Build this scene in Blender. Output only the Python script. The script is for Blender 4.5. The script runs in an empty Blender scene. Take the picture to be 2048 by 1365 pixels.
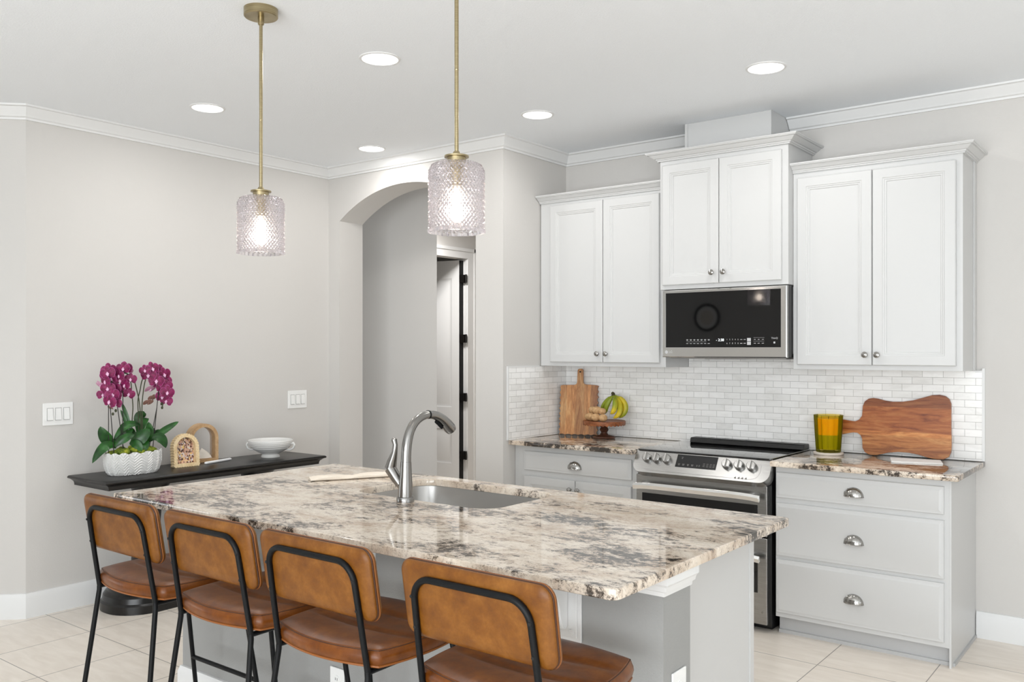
import bpy, bmesh, math, random
from mathutils import Vector, Matrix
from mathutils.geometry import tessellate_polygon
PI = math.pi
rnd = random.Random(7)
sc = bpy.context.scene
COL = sc.collection

# ------------------------------------------------------------------ camera
YAW, FPX, CAMH = 0.6580, 1760.7, 1.4927
cam_data = bpy.data.cameras.new('camera')
cam = bpy.data.objects.new('camera', cam_data)
COL.objects.link(cam)
cam.location = (0, 0, CAMH)
cam.rotation_euler = (PI/2, 0, YAW)
cam_data.sensor_width = 36
cam_data.lens = FPX*36/2048
cam_data.shift_y = (699.93-682.5)/2048
cam_data.clip_start = 0.02
sc.camera = cam

# ------------------------------------------------------------------ light
sc.view_settings.view_transform = 'Standard'
sc.view_settings.look = 'None'
sc.view_settings.gamma = 1
sc.view_settings.use_curve_mapping = False
sc.view_settings.exposure = -0.06
w = bpy.data.worlds.new('daylight'); sc.world = w
w.use_nodes = True
w.node_tree.nodes['Background'].inputs[0].default_value = (0.93, 0.97, 1.0, 1)
w.node_tree.nodes['Background'].inputs[1].default_value = 1.2

def area(name, loc, rot, sx, sy, power, color=(1, 1, 1), shape='RECTANGLE', spread=PI):
    l = bpy.data.lights.new(name, 'AREA'); l.shape = shape; l.size = sx
    if shape == 'RECTANGLE': l.size_y = sy
    l.energy = power; l.color = color; l.spread = spread
    o = bpy.data.objects.new(name, l); COL.objects.link(o)
    o.location = loc; o.rotation_euler = rot
    return o
# added fill lamps rear, right and left for daylight, tilted to brighten the ceiling
area('fill_rear', (0.5, -2.9, 1.3), (PI/2+0.47, 0, 0), 5.6, 2.2, 300, (0.92, 0.965, 1.0))
area('fill_right', (3.9, 1.2, 1.4), (PI/2+0.85, 0, PI/2), 3.6, 2.0, 20, (0.92, 0.965, 1.0))
area('fill_left', (-8.9, -1.3, 1.4), (PI/2+0.7, 0, -PI/2), 2.6, 2.2, 60, (0.90, 0.955, 1.0))
area('hall_light', (-5.9, 6.25, 2.82), (0, 0, 0), 0.3, 0.3, 42, (1, 0.98, 0.96))

# ------------------------------------------------------------------ helpers
def lin(c):
    return tuple((v/12.92 if v <= 0.04045 else ((v+0.055)/1.055)**2.4) for v in [x/255 for x in c])

class MB:
    def __init__(s): s.v = []; s.f = []; s.s = []
    def add(s, verts, faces, smooth=True):
        b = len(s.v); s.v += [tuple(v) for v in verts]
        s.f += [tuple(i+b for i in f) for f in faces]; s.s += [smooth]*len(faces); return s
    def box(s, x0, x1, y0, y1, z0, z1):
        x0, x1 = min(x0, x1), max(x0, x1); y0, y1 = min(y0, y1), max(y0, y1); z0, z1 = min(z0, z1), max(z0, z1)
        v = [(x, y, z) for z in (z0, z1) for y in (y0, y1) for x in (x0, x1)]
        return s.add(v, [(0, 2, 3, 1), (4, 5, 7, 6), (0, 1, 5, 4), (2, 6, 7, 3), (0, 4, 6, 2), (1, 3, 7, 5)], False)
    def rings(s, rings, closed=True, cap0=True, cap1=True, smooth=True):
        n = len(rings[0]); b = len(s.v)
        for r in rings: s.v += [tuple(p) for p in r]
        for k in range(len(rings)-1):
            for i in range(n if closed else n-1):
                j = (i+1) % n
                s.f.append((b+k*n+i, b+k*n+j, b+(k+1)*n+j, b+(k+1)*n+i)); s.s.append(smooth)
        if cap0: s.f.append(tuple(b+i for i in range(n))[::-1]); s.s.append(smooth)
        if cap1: s.f.append(tuple(b+(len(rings)-1)*n+i for i in range(n))); s.s.append(smooth)
        return s
    def lathe(s, prof, c=(0, 0, 0), n=32, sx=1, sy=1, axis='z', cap0=True, cap1=True, ph=0):
        R = []
        for r, h in prof:
            ring = []
            for i in range(n):
                a = 2*PI*i/n+ph; p = (r*math.cos(a)*sx, r*math.sin(a)*sy, h)
                if axis == 'y': p = (p[0], -p[2], p[1])
                if axis == 'x': p = (p[2], p[0], p[1])
                ring.append((c[0]+p[0], c[1]+p[1], c[2]+p[2]))
            R.append(ring)
        return s.rings(R, True, cap0, cap1)
    def tube(s, pts, r, n=10, cap=True, closed=False):
        pts = [Vector(p) for p in pts]; R = []; N = len(pts); up = None
        for i, p in enumerate(pts):
            if closed: t = (pts[(i+1) % N]-pts[i-1])
            else: t = pts[min(i+1, N-1)]-pts[max(i-1, 0)]
            t.normalize()
            if up is None:
                up = Vector((0, 0, 1)) if abs(t.z) < 0.9 else Vector((1, 0, 0))
            a = t.cross(up); a.normalize(); bb = a.cross(t); bb.normalize(); up = bb
            rr = r[i] if isinstance(r, (list, tuple)) else r
            R.append([p+a*rr*math.cos(2*PI*k/n)+bb*rr*math.sin(2*PI*k/n) for k in range(n)])
        if closed:
            R.append(R[0]); return s.rings(R, True, False, False)
        return s.rings(R, True, cap, cap)
    def prism(s, outline, fn, d0, d1, smooth=False):
        """outline 2D points, fn(u, v, d) -> xyz"""
        n = len(outline)
        a = [fn(u, v, d0) for u, v in outline]; b = [fn(u, v, d1) for u, v in outline]
        tris = tessellate_polygon([[Vector((u, v, 0)) for u, v in outline]])
        base = len(s.v); s.v += [tuple(p) for p in a+b]
        for t in tris:
            s.f.append(tuple(base+i for i in t)); s.s.append(smooth)
            s.f.append(tuple(base+n+i for i in t[::-1])); s.s.append(smooth)
        for i in range(n):
            j = (i+1) % n; s.f.append((base+i, base+j, base+n+j, base+n+i)); s.s.append(smooth)
        return s
    def sphere(s, c, rx, ry, rz, n=16, m=10, rot=None):
        R = []
        for k in range(1, m):
            th = PI*k/m; ring = []
            for i in range(n):
                p = Vector((rx*math.sin(th)*math.cos(2*PI*i/n), ry*math.sin(th)*math.sin(2*PI*i/n), -rz*math.cos(th)))
                if rot is not None: p = rot @ p
                ring.append((c[0]+p.x, c[1]+p.y, c[2]+p.z))
            R.append(ring)
        return s.rings(R)

WORLD = {}
def _loc(o):
    return WORLD.get(o.name, Vector((0, 0, 0)))
def obj(name, mb, mat, parent=None, sharp=35, bevel=0, seg=2, local=False):
    me = bpy.data.meshes.new(name)
    off = Vector((0, 0, 0)) if local or parent is None else _loc(parent)
    me.from_pydata([(v[0]-off.x, v[1]-off.y, v[2]-off.z) for v in mb.v], [], mb.f)
    me.polygons.foreach_set('use_smooth', mb.s)
    bm = bmesh.new(); bm.from_mesh(me); bmesh.ops.recalc_face_normals(bm, faces=bm.faces); bm.to_mesh(me); bm.free()
    if bevel: me.polygons.foreach_set('use_smooth', [True]*len(me.polygons))
    me.set_sharp_from_angle(angle=math.radians(sharp))
    mats = mat if isinstance(mat, list) else [mat]
    for m in mats: me.materials.append(m)
    o = bpy.data.objects.new(name, me); COL.objects.link(o)
    if bevel:
        md = o.modifiers.new('bevel', 'BEVEL'); md.width = bevel; md.segments = seg; md.limit_method = 'ANGLE'; md.angle_limit = math.radians(40); md.harden_normals = True
    if parent is not None: o.parent = parent
    WORLD[o.name] = off if parent is not None else Vector((0, 0, 0))
    return o
def tag(o, label, cat=None, group=None):
    o['label'] = label
    if cat: o['category'] = cat
    if group: o['group'] = group
    return o
def thing(name, label, cat, loc=(0, 0, 0), group=None, rz=0):
    o = bpy.data.objects.new(name, None); COL.objects.link(o); o.empty_display_size = 0.1
    o.location = loc; o.rotation_euler = (0, 0, rz); WORLD[o.name] = Vector(loc)
    return tag(o, label, cat, group)
def struct(name, mb, mat, **k):
    o = obj(name, mb, mat, **k); o['kind'] = 'structure'; return o
def copy_tree(o, parent=None):
    c = o.copy(); COL.objects.link(c)
    if parent is not None: c.parent = parent
    for ch in list(o.children): copy_tree(ch, c)
    return c

def sweep(mb, path, prof, side=1, closed=False, smooth=True):
    """path of (x, y); prof of (out, z); out is to the right (side=1) or left (-1) of the direction"""
    P = [Vector((p[0], p[1])) for p in path]; n = len(P); R = []
    def nrm(a, b):
        d = (b-a).normalized(); return Vector((d.y, -d.x))*side
    for i in range(n):
        if closed: n1, n2 = nrm(P[i-1], P[i]), nrm(P[i], P[(i+1) % n])
        else:
            n1 = nrm(P[i-1], P[i]) if i > 0 else nrm(P[i], P[i+1]); n2 = nrm(P[i], P[i+1]) if i < n-1 else n1
        m = (n1+n2)/(1+n1.dot(n2))
        R.append([(P[i].x+m.x*o, P[i].y+m.y*o, z) for o, z in prof])
    if closed: R.append(R[0])
    # cross-section open or closed polygon -> treat as closed polygon
    return mb.rings(R, True, not closed, not closed, smooth)

def rrect(x0, x1, y0, y1, r, n=8, radii=None):
    rs = radii or (r, r, r, r)
    out = []
    for (cx, cy, a0), rr in zip(((x1, y0, -PI/2), (x1, y1, 0), (x0, y1, PI/2), (x0, y0, PI)), rs):
        sx = -1 if cx == x1 else 1; sy = -1 if cy == y1 else 1
        for k in range(n+1):
            a = a0+PI/2*k/n
            out.append((cx+sx*rr+rr*math.cos(a), cy+sy*rr+rr*math.sin(a)))
    return out

def text_mesh(strings, mat, name, parent, extrude=0.0003):
    """strings: (text, size, matrix)"""
    mb = MB()
    for t, size, M in strings:
        cu = bpy.data.curves.new('t', 'FONT'); cu.body = t; cu.size = size; cu.extrude = extrude; cu.align_x = 'CENTER'; cu.align_y = 'CENTER'
        ob = bpy.data.objects.new('t', cu); COL.objects.link(ob)
        bpy.context.view_layer.update()
        dg = bpy.context.evaluated_depsgraph_get()
        me = bpy.data.meshes.new_from_object(ob.evaluated_get(dg))
        mb.add([M @ v.co for v in me.vertices], [tuple(p.vertices) for p in me.polygons], False)
        bpy.data.objects.remove(ob); bpy.data.curves.remove(cu); bpy.data.meshes.remove(me)
    return obj(name, mb, mat, parent)
def face_m(x, y, z, tilt=0):   # matrix placing text in the XZ plane facing -y
    return Matrix.Translation((x, y, z)) @ Matrix.Rotation(PI/2-tilt, 4, 'X')

# ------------------------------------------------------------------ materials
class NT:
    def __init__(s, name):
        s.m = bpy.data.materials.new(name); s.m.use_nodes = True; s.t = s.m.node_tree; s.n = s.t.nodes; s.l = s.t.links
        s.b = s.n['Principled BSDF']; s.out = s.n['Material Output']
    def new(s, typ, **k):
        nd = s.n.new(typ)
        for a, v in k.items():
            if a == 'inp':
                for kk, vv in v.items(): nd.inputs[kk].default_value = vv
            else: setattr(nd, a, v)
        return nd
    def link(s, a, b): s.l.new(a, b)
    def coord(s, kind='Object', scale=(1, 1, 1), rot=(0, 0, 0), loc=(0, 0, 0)):
        tc = s.new('ShaderNodeTexCoord'); mp = s.new('ShaderNodeMapping')
        mp.inputs['Scale'].default_value = scale; mp.inputs['Rotation'].default_value = rot; mp.inputs['Location'].default_value = loc
        s.link(tc.outputs[kind], mp.inputs[0]); return mp.outputs[0]
    def noise(s, vec, scale, detail=4, rough=0.5, dist=0):
        nd = s.new('ShaderNodeTexNoise'); nd.inputs['Scale'].default_value = scale; nd.inputs['Detail'].default_value = detail
        nd.inputs['Roughness'].default_value = rough; nd.inputs['Distortion'].default_value = dist
        s.link(vec, nd.inputs['Vector']); return nd.outputs['Fac']
    def ramp(s, fac, stops):
        nd = s.new('ShaderNodeValToRGB'); e = nd.color_ramp.elements
        while len(e) < len(stops): e.new(0.5)
        for el, (p, c) in zip(e, stops):
            el.position = p; el.color = (c, c, c, 1) if isinstance(c, (int, float)) else (*c, 1)
        s.link(fac, nd.inputs[0]); return nd.outputs[0]
    def mix(s, fac, a, b, mode='MIX'):
        nd = s.new('ShaderNodeMix', data_type='RGBA', blend_type=mode)
        for sock, v in ((nd.inputs[0], fac), (nd.inputs[6], a), (nd.inputs[7], b)):
            if isinstance(v, (int, float)): sock.default_value = v
            elif isinstance(v, tuple): sock.default_value = (*v, 1)
            else: s.link(v, sock)
        return nd.outputs[2]
    def math(s, op, a, b=0):
        nd = s.new('ShaderNodeMath', operation=op)
        for sock, v in ((nd.inputs[0], a), (nd.inputs[1], b)):
            if isinstance(v, (int, float)): sock.default_value = v
            else: s.link(v, sock)
        return nd.outputs[0]
    def bump(s, h, strength=0.2, dist=0.005):
        nd = s.new('ShaderNodeBump'); nd.inputs['Strength'].default_value = strength; nd.inputs['Distance'].default_value = dist
        s.link(h, nd.inputs['Height']); s.link(nd.outputs[0], s.b.inputs['Normal'])
    def base(s, c):
        if isinstance(c, tuple): s.b.inputs['Base Color'].default_value = (*c, 1)
        else: s.link(c, s.b.inputs['Base Color'])
    def set(s, **k):
        for a, v in k.items(): s.b.inputs[a.replace('_', ' ')].default_value = v
        return s
def simple(name, rgb, rough=0.5, metal=0, spec=0.5, bump=None, coat=0):
    t = NT(name); t.base(lin(rgb)); t.set(Roughness=rough, Metallic=metal)
    t.b.inputs['Specular IOR Level'].default_value = spec; t.b.inputs['Coat Weight'].default_value = coat
    if bump:
        v = t.coord(); t.bump(t.noise(v, bump[0], 3), bump[1], bump[2])
    return t.m

M = {}
M['wall'] = simple('greige_paint', (208, 205, 201), 0.75, bump=(170, 0.12, 0.004))
M['island_wall'] = simple('shaded_grey_paint', (154, 154, 152), 0.65, bump=(190, 0.25, 0.004))  # grey wall paint, darkened to imitate the shade under the overhang
t = NT('ceiling_paint'); t.base(lin((241, 244, 247))); t.set(Roughness=0.85)
v = t.coord(); t.bump(t.ramp(t.noise(v, 120, 4, 0.6), [(0.42, 0.0), (0.62, 1.0)]), 0.22, 0.004); M['ceiling'] = t.m
M['trim'] = simple('white_trim_paint', (228, 228, 227), 0.4)
M['cab'] = simple('white_cabinet_paint', (206, 206, 205), 0.36, bump=(60, 0.02, 0.002))
M['cab_grey'] = simple('toe_kick_grey', (190, 190, 190), 0.5, bump=(40, 0.1, 0.003))
M['black'] = simple('black_metal', (9, 11, 13), 0.45, spec=0.22)
M['black_plastic'] = simple('black_plastic', (18, 18, 18), 0.35)
M['void'] = simple('dark_gap', (14, 14, 14), 0.8)
M['bronze'] = simple('oil_bronze_hinge', (38, 36, 34), 0.4, 0.6)
M['glass_black'] = simple('black_glass', (8, 8, 9), 0.03, spec=0.6)
t = NT('cooktop_glass'); t.base(lin((26, 27, 28))); t.set(Roughness=0.06); t.b.inputs['Specular IOR Level'].default_value = 1.0; t.b.inputs['Coat Weight'].default_value = 0.6; t.b.inputs['Coat Roughness'].default_value = 0.03; M['cooktop'] = t.m
M['display'] = simple('display_glass', (34, 34, 35), 0.12, spec=0.5)
M['legend'] = simple('grey_print', (190, 190, 190), 0.5)
M['legend_dark'] = simple('engraved_print', (120, 118, 114), 0.5)
t = NT('lit_legend'); t.base((0.9, 0.9, 0.9)); t.b.inputs['Emission Color'].default_value = (0.85, 0.95, 1, 1); t.b.inputs['Emission Strength'].default_value = 0.9; M['lit'] = t.m
t = NT('brushed_steel'); v = t.coord(scale=(1, 1, 40)); n = t.noise(v, 14, 3, 0.6)
t.base(t.ramp(n, [(0.3, lin((158, 157, 155))), (0.7, lin((180, 179, 177)))])); t.set(Metallic=1.0, Roughness=0.27); M['steel'] = t.m
t = NT('polished_steel'); t.base(lin((232, 231, 229))); t.set(Metallic=1.0, Roughness=0.12); M['polished'] = t.m
t = NT('brushed_nickel'); t.base(lin((148, 146, 143))); t.set(Metallic=1.0, Roughness=0.24); M['nickel'] = t.m
t = NT('satin_chrome_hardware'); t.base(lin((168, 166, 162))); t.set(Metallic=1.0, Roughness=0.16); M['hardware'] = t.m
t = NT('sink_steel'); t.base(lin((176, 174, 171))); t.set(Metallic=1.0, Roughness=0.3); M['sink'] = t.m
t = NT('champagne_brass'); v = t.coord(scale=(1, 1, 30)); t.base(t.ramp(t.noise(v, 12, 2), [(0.3, lin((150, 136, 104))), (0.7, lin((182, 168, 134)))])); t.set(Metallic=1.0, Roughness=0.3); M['brass'] = t.m
M['plastic'] = simple('white_plastic', (240, 240, 238), 0.35)
M['gasket'] = simple('grey_gasket', (176, 176, 174), 0.5)
M['ceramic'] = simple('white_ceramic', (226, 225, 222), 0.45, bump=(30, 0.08, 0.003))

# floor tile
t = NT('porcelain_floor_tile')
v = t.coord(loc=(1.405, -4.18, 0)); br = t.new('ShaderNodeTexBrick'); br.offset = 0; br.squash = 1
br.inputs['Scale'].default_value = 1; br.inputs['Mortar Size'].default_value = 0.0022; br.inputs['Mortar Smooth'].default_value = 0.0
br.inputs['Brick Width'].default_value = 0.4590; br.inputs['Row Height'].default_value = 0.4655; br.inputs['Bias'].default_value = 0
br.inputs['Color1'].default_value = (*lin((243, 233, 221)), 1); br.inputs['Color2'].default_value = (*lin((247, 239, 228)), 1); br.inputs['Mortar'].default_value = (*lin((150, 142, 134)), 1)
t.link(v, br.inputs['Vector'])
v2 = t.coord(scale=(2.0, 9, 1), rot=(0, 0, 0.35)); s1 = t.ramp(t.noise(v2, 2.2, 6, 0.6, 0.4), [(0.35, (0.90, 0.885, 0.87)), (0.65, (1, 1, 1))])
t.base(t.mix(1.0, br.outputs['Color'], s1, 'MULTIPLY')); t.set(Roughness=0.28); M['floor'] = t.m

# marble brick backsplash, one version per wall direction
def backsplash(name, axes):
    t = NT(name); tc = t.new('ShaderNodeTexCoord'); sp = t.new('ShaderNodeSeparateXYZ'); cb = t.new('ShaderNodeCombineXYZ')
    t.link(tc.outputs['Object'], sp.inputs[0]); t.link(sp.outputs[axes[0]], cb.inputs[0]); t.link(sp.outputs['Z'], cb.inputs[1])
    mp = t.new('ShaderNodeMapping'); mp.inputs['Location'].default_value = (-0.282 if axes[0] == 'X' else 0.02, -0.3545, 0); t.link(cb.outputs[0], mp.inputs[0])
    br = t.new('ShaderNodeTexBrick'); br.offset = 0.5; br.offset_frequency = 2
    for k, val in (('Scale', 1), ('Mortar Size', 0.0011), ('Mortar Smooth', 0.1), ('Brick Width', 0.1028), ('Row Height', 0.0382), ('Bias', -0.1)): br.inputs[k].default_value = val
    br.inputs['Color1'].default_value = (*lin((253, 252, 250)), 1); br.inputs['Color2'].default_value = (*lin((240, 239, 236)), 1); br.inputs['Mortar'].default_value = (*lin((186, 184, 180)), 1)
    t.link(mp.outputs[0], br.inputs['Vector'])
    mv = t.new('ShaderNodeMapping'); mv.inputs['Scale'].default_value = (1, 3, 1); mv.inputs['Rotation'].default_value = (0, 0, 0.25); t.link(cb.outputs[0], mv.inputs[0])
    veins = t.ramp(t.noise(mv.outputs[0], 6, 7, 0.65, 1.0), [(0.34, (0.92, 0.915, 0.91)), (0.52, (1, 1, 1))])
    t.base(t.mix(1.0, br.outputs['Color'], veins, 'MULTIPLY'))
    t.link(t.ramp(br.outputs['Fac'], [(0.0, 0.16), (1.0, 0.6)]), t.b.inputs['Roughness'])
    t.bump(t.math('SUBTRACT', 1.0, br.outputs['Fac']), 0.3, 0.0015)
    return t.m
M['tiles_x'] = backsplash('marble_brick_tile', 'X'); M['tiles_y'] = backsplash('marble_brick_tile_return', 'Y')

# granite
def granite(name, off, dark=0.0):
    t = NT(name); v = t.coord(loc=off, scale=(1.0, 1.6, 1.15), rot=(0, 0, 0.22))
    base = t.ramp(t.noise(v, 5.0, 9, 0.70, 0.5), [(0.30, lin((168, 144, 124))), (0.41, lin((214, 196, 176))), (0.56, lin((236, 224, 208))), (0.76, lin((220, 208, 196)))])
    spk = t.ramp(t.noise(v, 85, 5, 0.75), [(0.36, (0.50, 0.45, 0.42)), (0.47, (1, 1, 1))])
    c = t.mix(0.6, base, spk, 'MULTIPLY')
    big = t.noise(v, 3.2, 5, 0.65, 0.2)
    fine = t.noise(v, 22, 13, 0.88, 0.12)
    thr = t.math('ADD', t.math('ADD', fine, t.math('MULTIPLY', t.math('SUBTRACT', big, 0.5), 0.62)), dark)
    mask = t.ramp(thr, [(0.550, 0.0), (0.572, 1.0)])
    halo = t.ramp(thr, [(0.47, 0.0), (0.57, 1.0)])
    c = t.mix(t.math('MULTIPLY', halo, 0.44), c, lin((142, 116, 96)))
    dcol = t.ramp(t.noise(v, 7.0, 6, 0.65, 0.3), [(0.44, lin((20, 15, 13))), (0.54, lin((46, 38, 33))), (0.66, lin((72, 68, 65)))])
    dk = t.ramp(t.noise(v, 60, 6, 0.78), [(0.40, (0.3, 0.26, 0.23)), (0.56, (1.0, 1.0, 1.0))])
    dcol = t.mix(0.8, dcol, dk, 'MULTIPLY')
    c = t.mix(t.math('MULTIPLY', mask, 0.93), c, dcol)
    t.base(c); t.set(Roughness=0.05); t.b.inputs['Specular IOR Level'].default_value = 0.6
    return t.m
M['granite'] = granite('speckled_granite', (0.35, 0.1, 0)); M['granite2'] = granite('speckled_granite_run', (3.3, 8.2, 2.5), 0.035)

# leather
t = NT('cognac_leather'); v = t.coord(); n1 = t.noise(v, 13, 9, 0.72, 0.15); n2 = t.noise(v, 45, 4, 0.6)
c = t.ramp(n1, [(0.32, lin((94, 52, 10))), (0.5, lin((113, 67, 15))), (0.70, lin((135, 86, 30)))])
t.base(t.mix(0.2, c, t.ramp(n2, [(0.3, (0.7, 0.66, 0.62)), (0.7, (1, 1, 1))]), 'MULTIPLY')); t.set(Roughness=0.42); t.b.inputs['Specular IOR Level'].default_value = 0.35
t.bump(t.noise(v, 240, 3, 0.6), 0.10, 0.002); M['leather'] = t.m
t = NT('cognac_leather_seat'); v = t.coord(); n1 = t.noise(v, 11, 8, 0.7, 0.2)
t.base(t.ramp(n1, [(0.3, lin((78, 38, 7))), (0.5, lin((106, 56, 12))), (0.72, lin((130, 76, 24)))])); t.set(Roughness=0.34); t.b.inputs['Specular IOR Level'].default_value = 0.36
t.bump(t.noise(v, 16, 5, 0.6, 0.2), 0.16, 0.004); M['leather_seat'] = t.m
M['piping'] = simple('dark_seam_leather', (66, 34, 12), 0.5)
M['welt'] = simple('leather_welt', (132, 76, 28), 0.42)

# wood
def wood(name, cols, scale, rough=0.4, rot=(0, 0, 0), planks=None, axis='X'):
    t = NT(name); v = t.coord(scale=scale, rot=rot); g = t.noise(v, 3.0, 7, 0.6, 1.2)
    c = t.ramp(g, [(0.30, lin(cols[0])), (0.48, lin(cols[1])), (0.68, lin(cols[2]))])
    fine = t.noise(t.coord(scale=tuple(s*4 for s in scale)), 6, 3, 0.6)
    c = t.mix(0.5, c, t.ramp(fine, [(0.3, (0.62, 0.55, 0.5)), (0.6, (1, 1, 1))]), 'MULTIPLY')
    if planks:
        tc = t.new('ShaderNodeTexCoord'); sp = t.new('ShaderNodeSeparateXYZ'); t.link(tc.outputs['Object'], sp.inputs[0])
        val = t.math('MULTIPLY', t.math('SUBTRACT', sp.outputs[axis], planks[0]), 1/planks[1])
        nd = t.new('ShaderNodeValToRGB'); nd.color_ramp.interpolation = 'CONSTANT'; e = nd.color_ramp.elements
        st = planks[2]
        while len(e) < len(st): e.new(0.5)
        for el, (p, col) in zip(e, st): el.position = p; el.color = (*col, 1)
        t.link(val, nd.inputs[0]); c = t.mix(1.0, c, nd.outputs[0], 'MULTIPLY')
    t.base(c); t.set(Roughness=rough); return t.m
M['board_wood'] = wood('acacia_plank', ((168, 106, 56), (214, 150, 88), (244, 194, 132)), (9, 9, 1.0), 0.42, planks=(-0.14, 0.28, [(0.0, (0.72, 0.70, 0.68)), (0.2, (0.88, 0.85, 0.8)), (0.42, (0.66, 0.62, 0.58)), (0.62, (0.8, 0.77, 0.72)), (0.70, (1.0, 0.98, 0.93)), (0.76, (0.66, 0.62, 0.6))]), axis='X')
M['board_wood2'] = wood('walnut_plank', ((146, 78, 38), (206, 132, 72), (238, 176, 110)), (1.2, 6, 10), 0.35, planks=(0.0, 0.35, [(0.0, (0.66, 0.62, 0.58)), (0.15, (0.76, 0.73, 0.68)), (0.32, (0.95, 0.92, 0.86)), (0.38, (0.62, 0.48, 0.40)), (0.76, (0.40, 0.29, 0.25))]), axis='Z')
M['stand_wood'] = wood('stained_stand_wood', ((92, 48, 24), (138, 78, 42), (166, 102, 58)), (3, 12, 12), 0.45)
M['stand_dark'] = wood('dark_turned_wood', ((50, 28, 20), (82, 48, 32), (104, 62, 40)), (8, 8, 8), 0.4)
M['frame_wood'] = wood('pale_frame_wood', ((222, 190, 142), (240, 214, 168), (248, 226, 188)), (8, 4, 4), 0.5)
M['frame_wood2'] = wood('tan_frame_wood', ((176, 138, 96), (196, 160, 118), (208, 174, 132)), (8, 4, 4), 0.5)
M['console'] = wood('black_console_paint', ((6, 6, 6), (12, 11, 11), (22, 20, 18)), (18, 3, 3), 0.3)
M['towel'] = simple('cream_cloth', (240, 228, 212), 0.9, bump=(160, 0.4, 0.003))
M['napkin'] = simple('white_paper', (243, 241, 238), 0.8)
M['coaster'] = simple('stone_coaster', (222, 212, 200), 0.6)
M['rock'] = simple('pale_quartz', (232, 224, 212), 0.55, bump=(35, 0.6, 0.01))
M['selenite'] = simple('white_selenite', (240, 240, 240), 0.4)
t = NT('potato_skin'); v = t.coord(); t.base(t.ramp(t.noise(v, 60, 4), [(0.35, lin((176, 136, 92))), (0.6, lin((206, 168, 122)))])); t.set(Roughness=0.7); t.bump(t.noise(v, 140, 3), 0.2, 0.002); M['potato'] = t.m
t = NT('banana_skin'); v = t.coord(); t.base(t.ramp(t.noise(v, 8, 2), [(0.38, lin((132, 148, 30))), (0.5, lin((186, 174, 34))), (0.62, lin((220, 190, 42)))])); t.set(Roughness=0.5); M['banana'] = t.m
M['banana_green'] = simple('green_banana_skin', (138, 152, 34), 0.5)
M['stem_dark'] = simple('dark_banana_stem', (62, 56, 30), 0.7)
M['wax_green'] = simple('tinted_wax', (160, 168, 44), 0.5)
t = NT('wax'); t.base(lin((255, 190, 50))); t.set(Roughness=0.5); t.b.inputs['Subsurface Weight'].default_value = 0.3; M['wax'] = t.m
t = NT('olive_glass'); t.base(lin((120, 128, 10))); t.set(Roughness=0.06)
tr = t.new('ShaderNodeBsdfTransparent'); tr.inputs['Color'].default_value = (0.97, 0.89, 0.50, 1)
lw = t.new('ShaderNodeLayerWeight'); lw.inputs['Blend'].default_value = 0.25
mx = t.new('ShaderNodeMixShader'); t.link(t.math('MULTIPLY', lw.outputs['Fresnel'], 0.8), mx.inputs[0]); t.link(tr.outputs[0], mx.inputs[1]); t.link(t.b.outputs[0], mx.inputs[2]); t.link(mx.outputs[0], t.out.inputs[0]); M['olive_glass'] = t.m
t = NT('petal_magenta'); v = t.coord(); t.base(t.ramp(t.noise(v, 60, 3), [(0.3, lin((92, 4, 50))), (0.6, lin((140, 14, 84)))])); t.set(Roughness=0.55); t.b.inputs['Subsurface Weight'].default_value = 0.1; M['petal'] = t.m
M['petal_edge'] = simple('petal_pink_rim', (190, 96, 160), 0.6)
M['petal_pale'] = simple('pale_pink_petal', (206, 150, 178), 0.6)
M['petal_wilt'] = simple('wilted_petal', (150, 112, 100), 0.7)
M['lip'] = simple('orchid_lip', (238, 190, 222), 0.5)
t = NT('orchid_leaf'); v = t.coord(); t.base(t.ramp(t.noise(v, 18, 3), [(0.35, lin((14, 52, 14))), (0.65, lin((38, 96, 30)))])); t.set(Roughness=0.32); M['leaf'] = t.m
M['stem'] = simple('orchid_stem', (58, 62, 36), 0.5)
M['stake'] = simple('dark_stake', (34, 32, 28), 0.5)
t = NT('moss'); v = t.coord(); t.base(t.ramp(t.noise(v, 30, 4, 0.7), [(0.35, lin((66, 92, 18))), (0.55, lin((132, 146, 34))), (0.7, lin((176, 172, 52)))])); t.set(Roughness=0.9); t.bump(t.noise(v, 150, 4, 0.7), 0.9, 0.006); M['moss'] = t.m
t = NT('photo_print'); v = t.coord(scale=(1, 1, 0.8)); vo = t.new('ShaderNodeTexVoronoi'); vo.inputs['Scale'].default_value = 125; t.link(v, vo.inputs['Vector'])
sx = t.new('ShaderNodeSeparateColor'); t.link(vo.outputs['Color'], sx.inputs[0])
t.base(t.ramp(sx.outputs[0], [(0.0, lin((60, 36, 36))), (0.25, lin((122, 84, 70))), (0.45, lin((226, 180, 150))), (0.6, lin((196, 160, 160))), (0.75, lin((236, 196, 110))), (1.0, lin((214, 214, 222)))])); t.set(Roughness=0.3); M['photo'] = t.m
t = NT('clear_acrylic'); t.base((1, 1, 1)); t.set(Roughness=0.02); t.b.inputs['Alpha'].default_value = 0.12; M['acrylic'] = t.m
t = NT('lamp_lens'); t.b.inputs['Emission Color'].default_value = (1, 0.985, 0.96, 1); t.b.inputs['Emission Strength'].default_value = 4.0; M['lens'] = t.m
t = NT('bulb_glow'); t.b.inputs['Emission Color'].default_value = (1, 0.86, 0.66, 1); t.b.inputs['Emission Strength'].default_value = 2.6; M['bulb'] = t.m
t = NT('knurled_glass'); t.n.remove(t.b)
gl = t.new('ShaderNodeBsdfGlass'); gl.inputs['IOR'].default_value = 1.42; gl.inputs['Roughness'].default_value = 0.02; gl.inputs['Color'].default_value = (0.985, 0.968, 0.98, 1)
tr = t.new('ShaderNodeBsdfTransparent'); tr.inputs['Color'].default_value = (0.975, 0.965, 0.975, 1)
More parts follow.
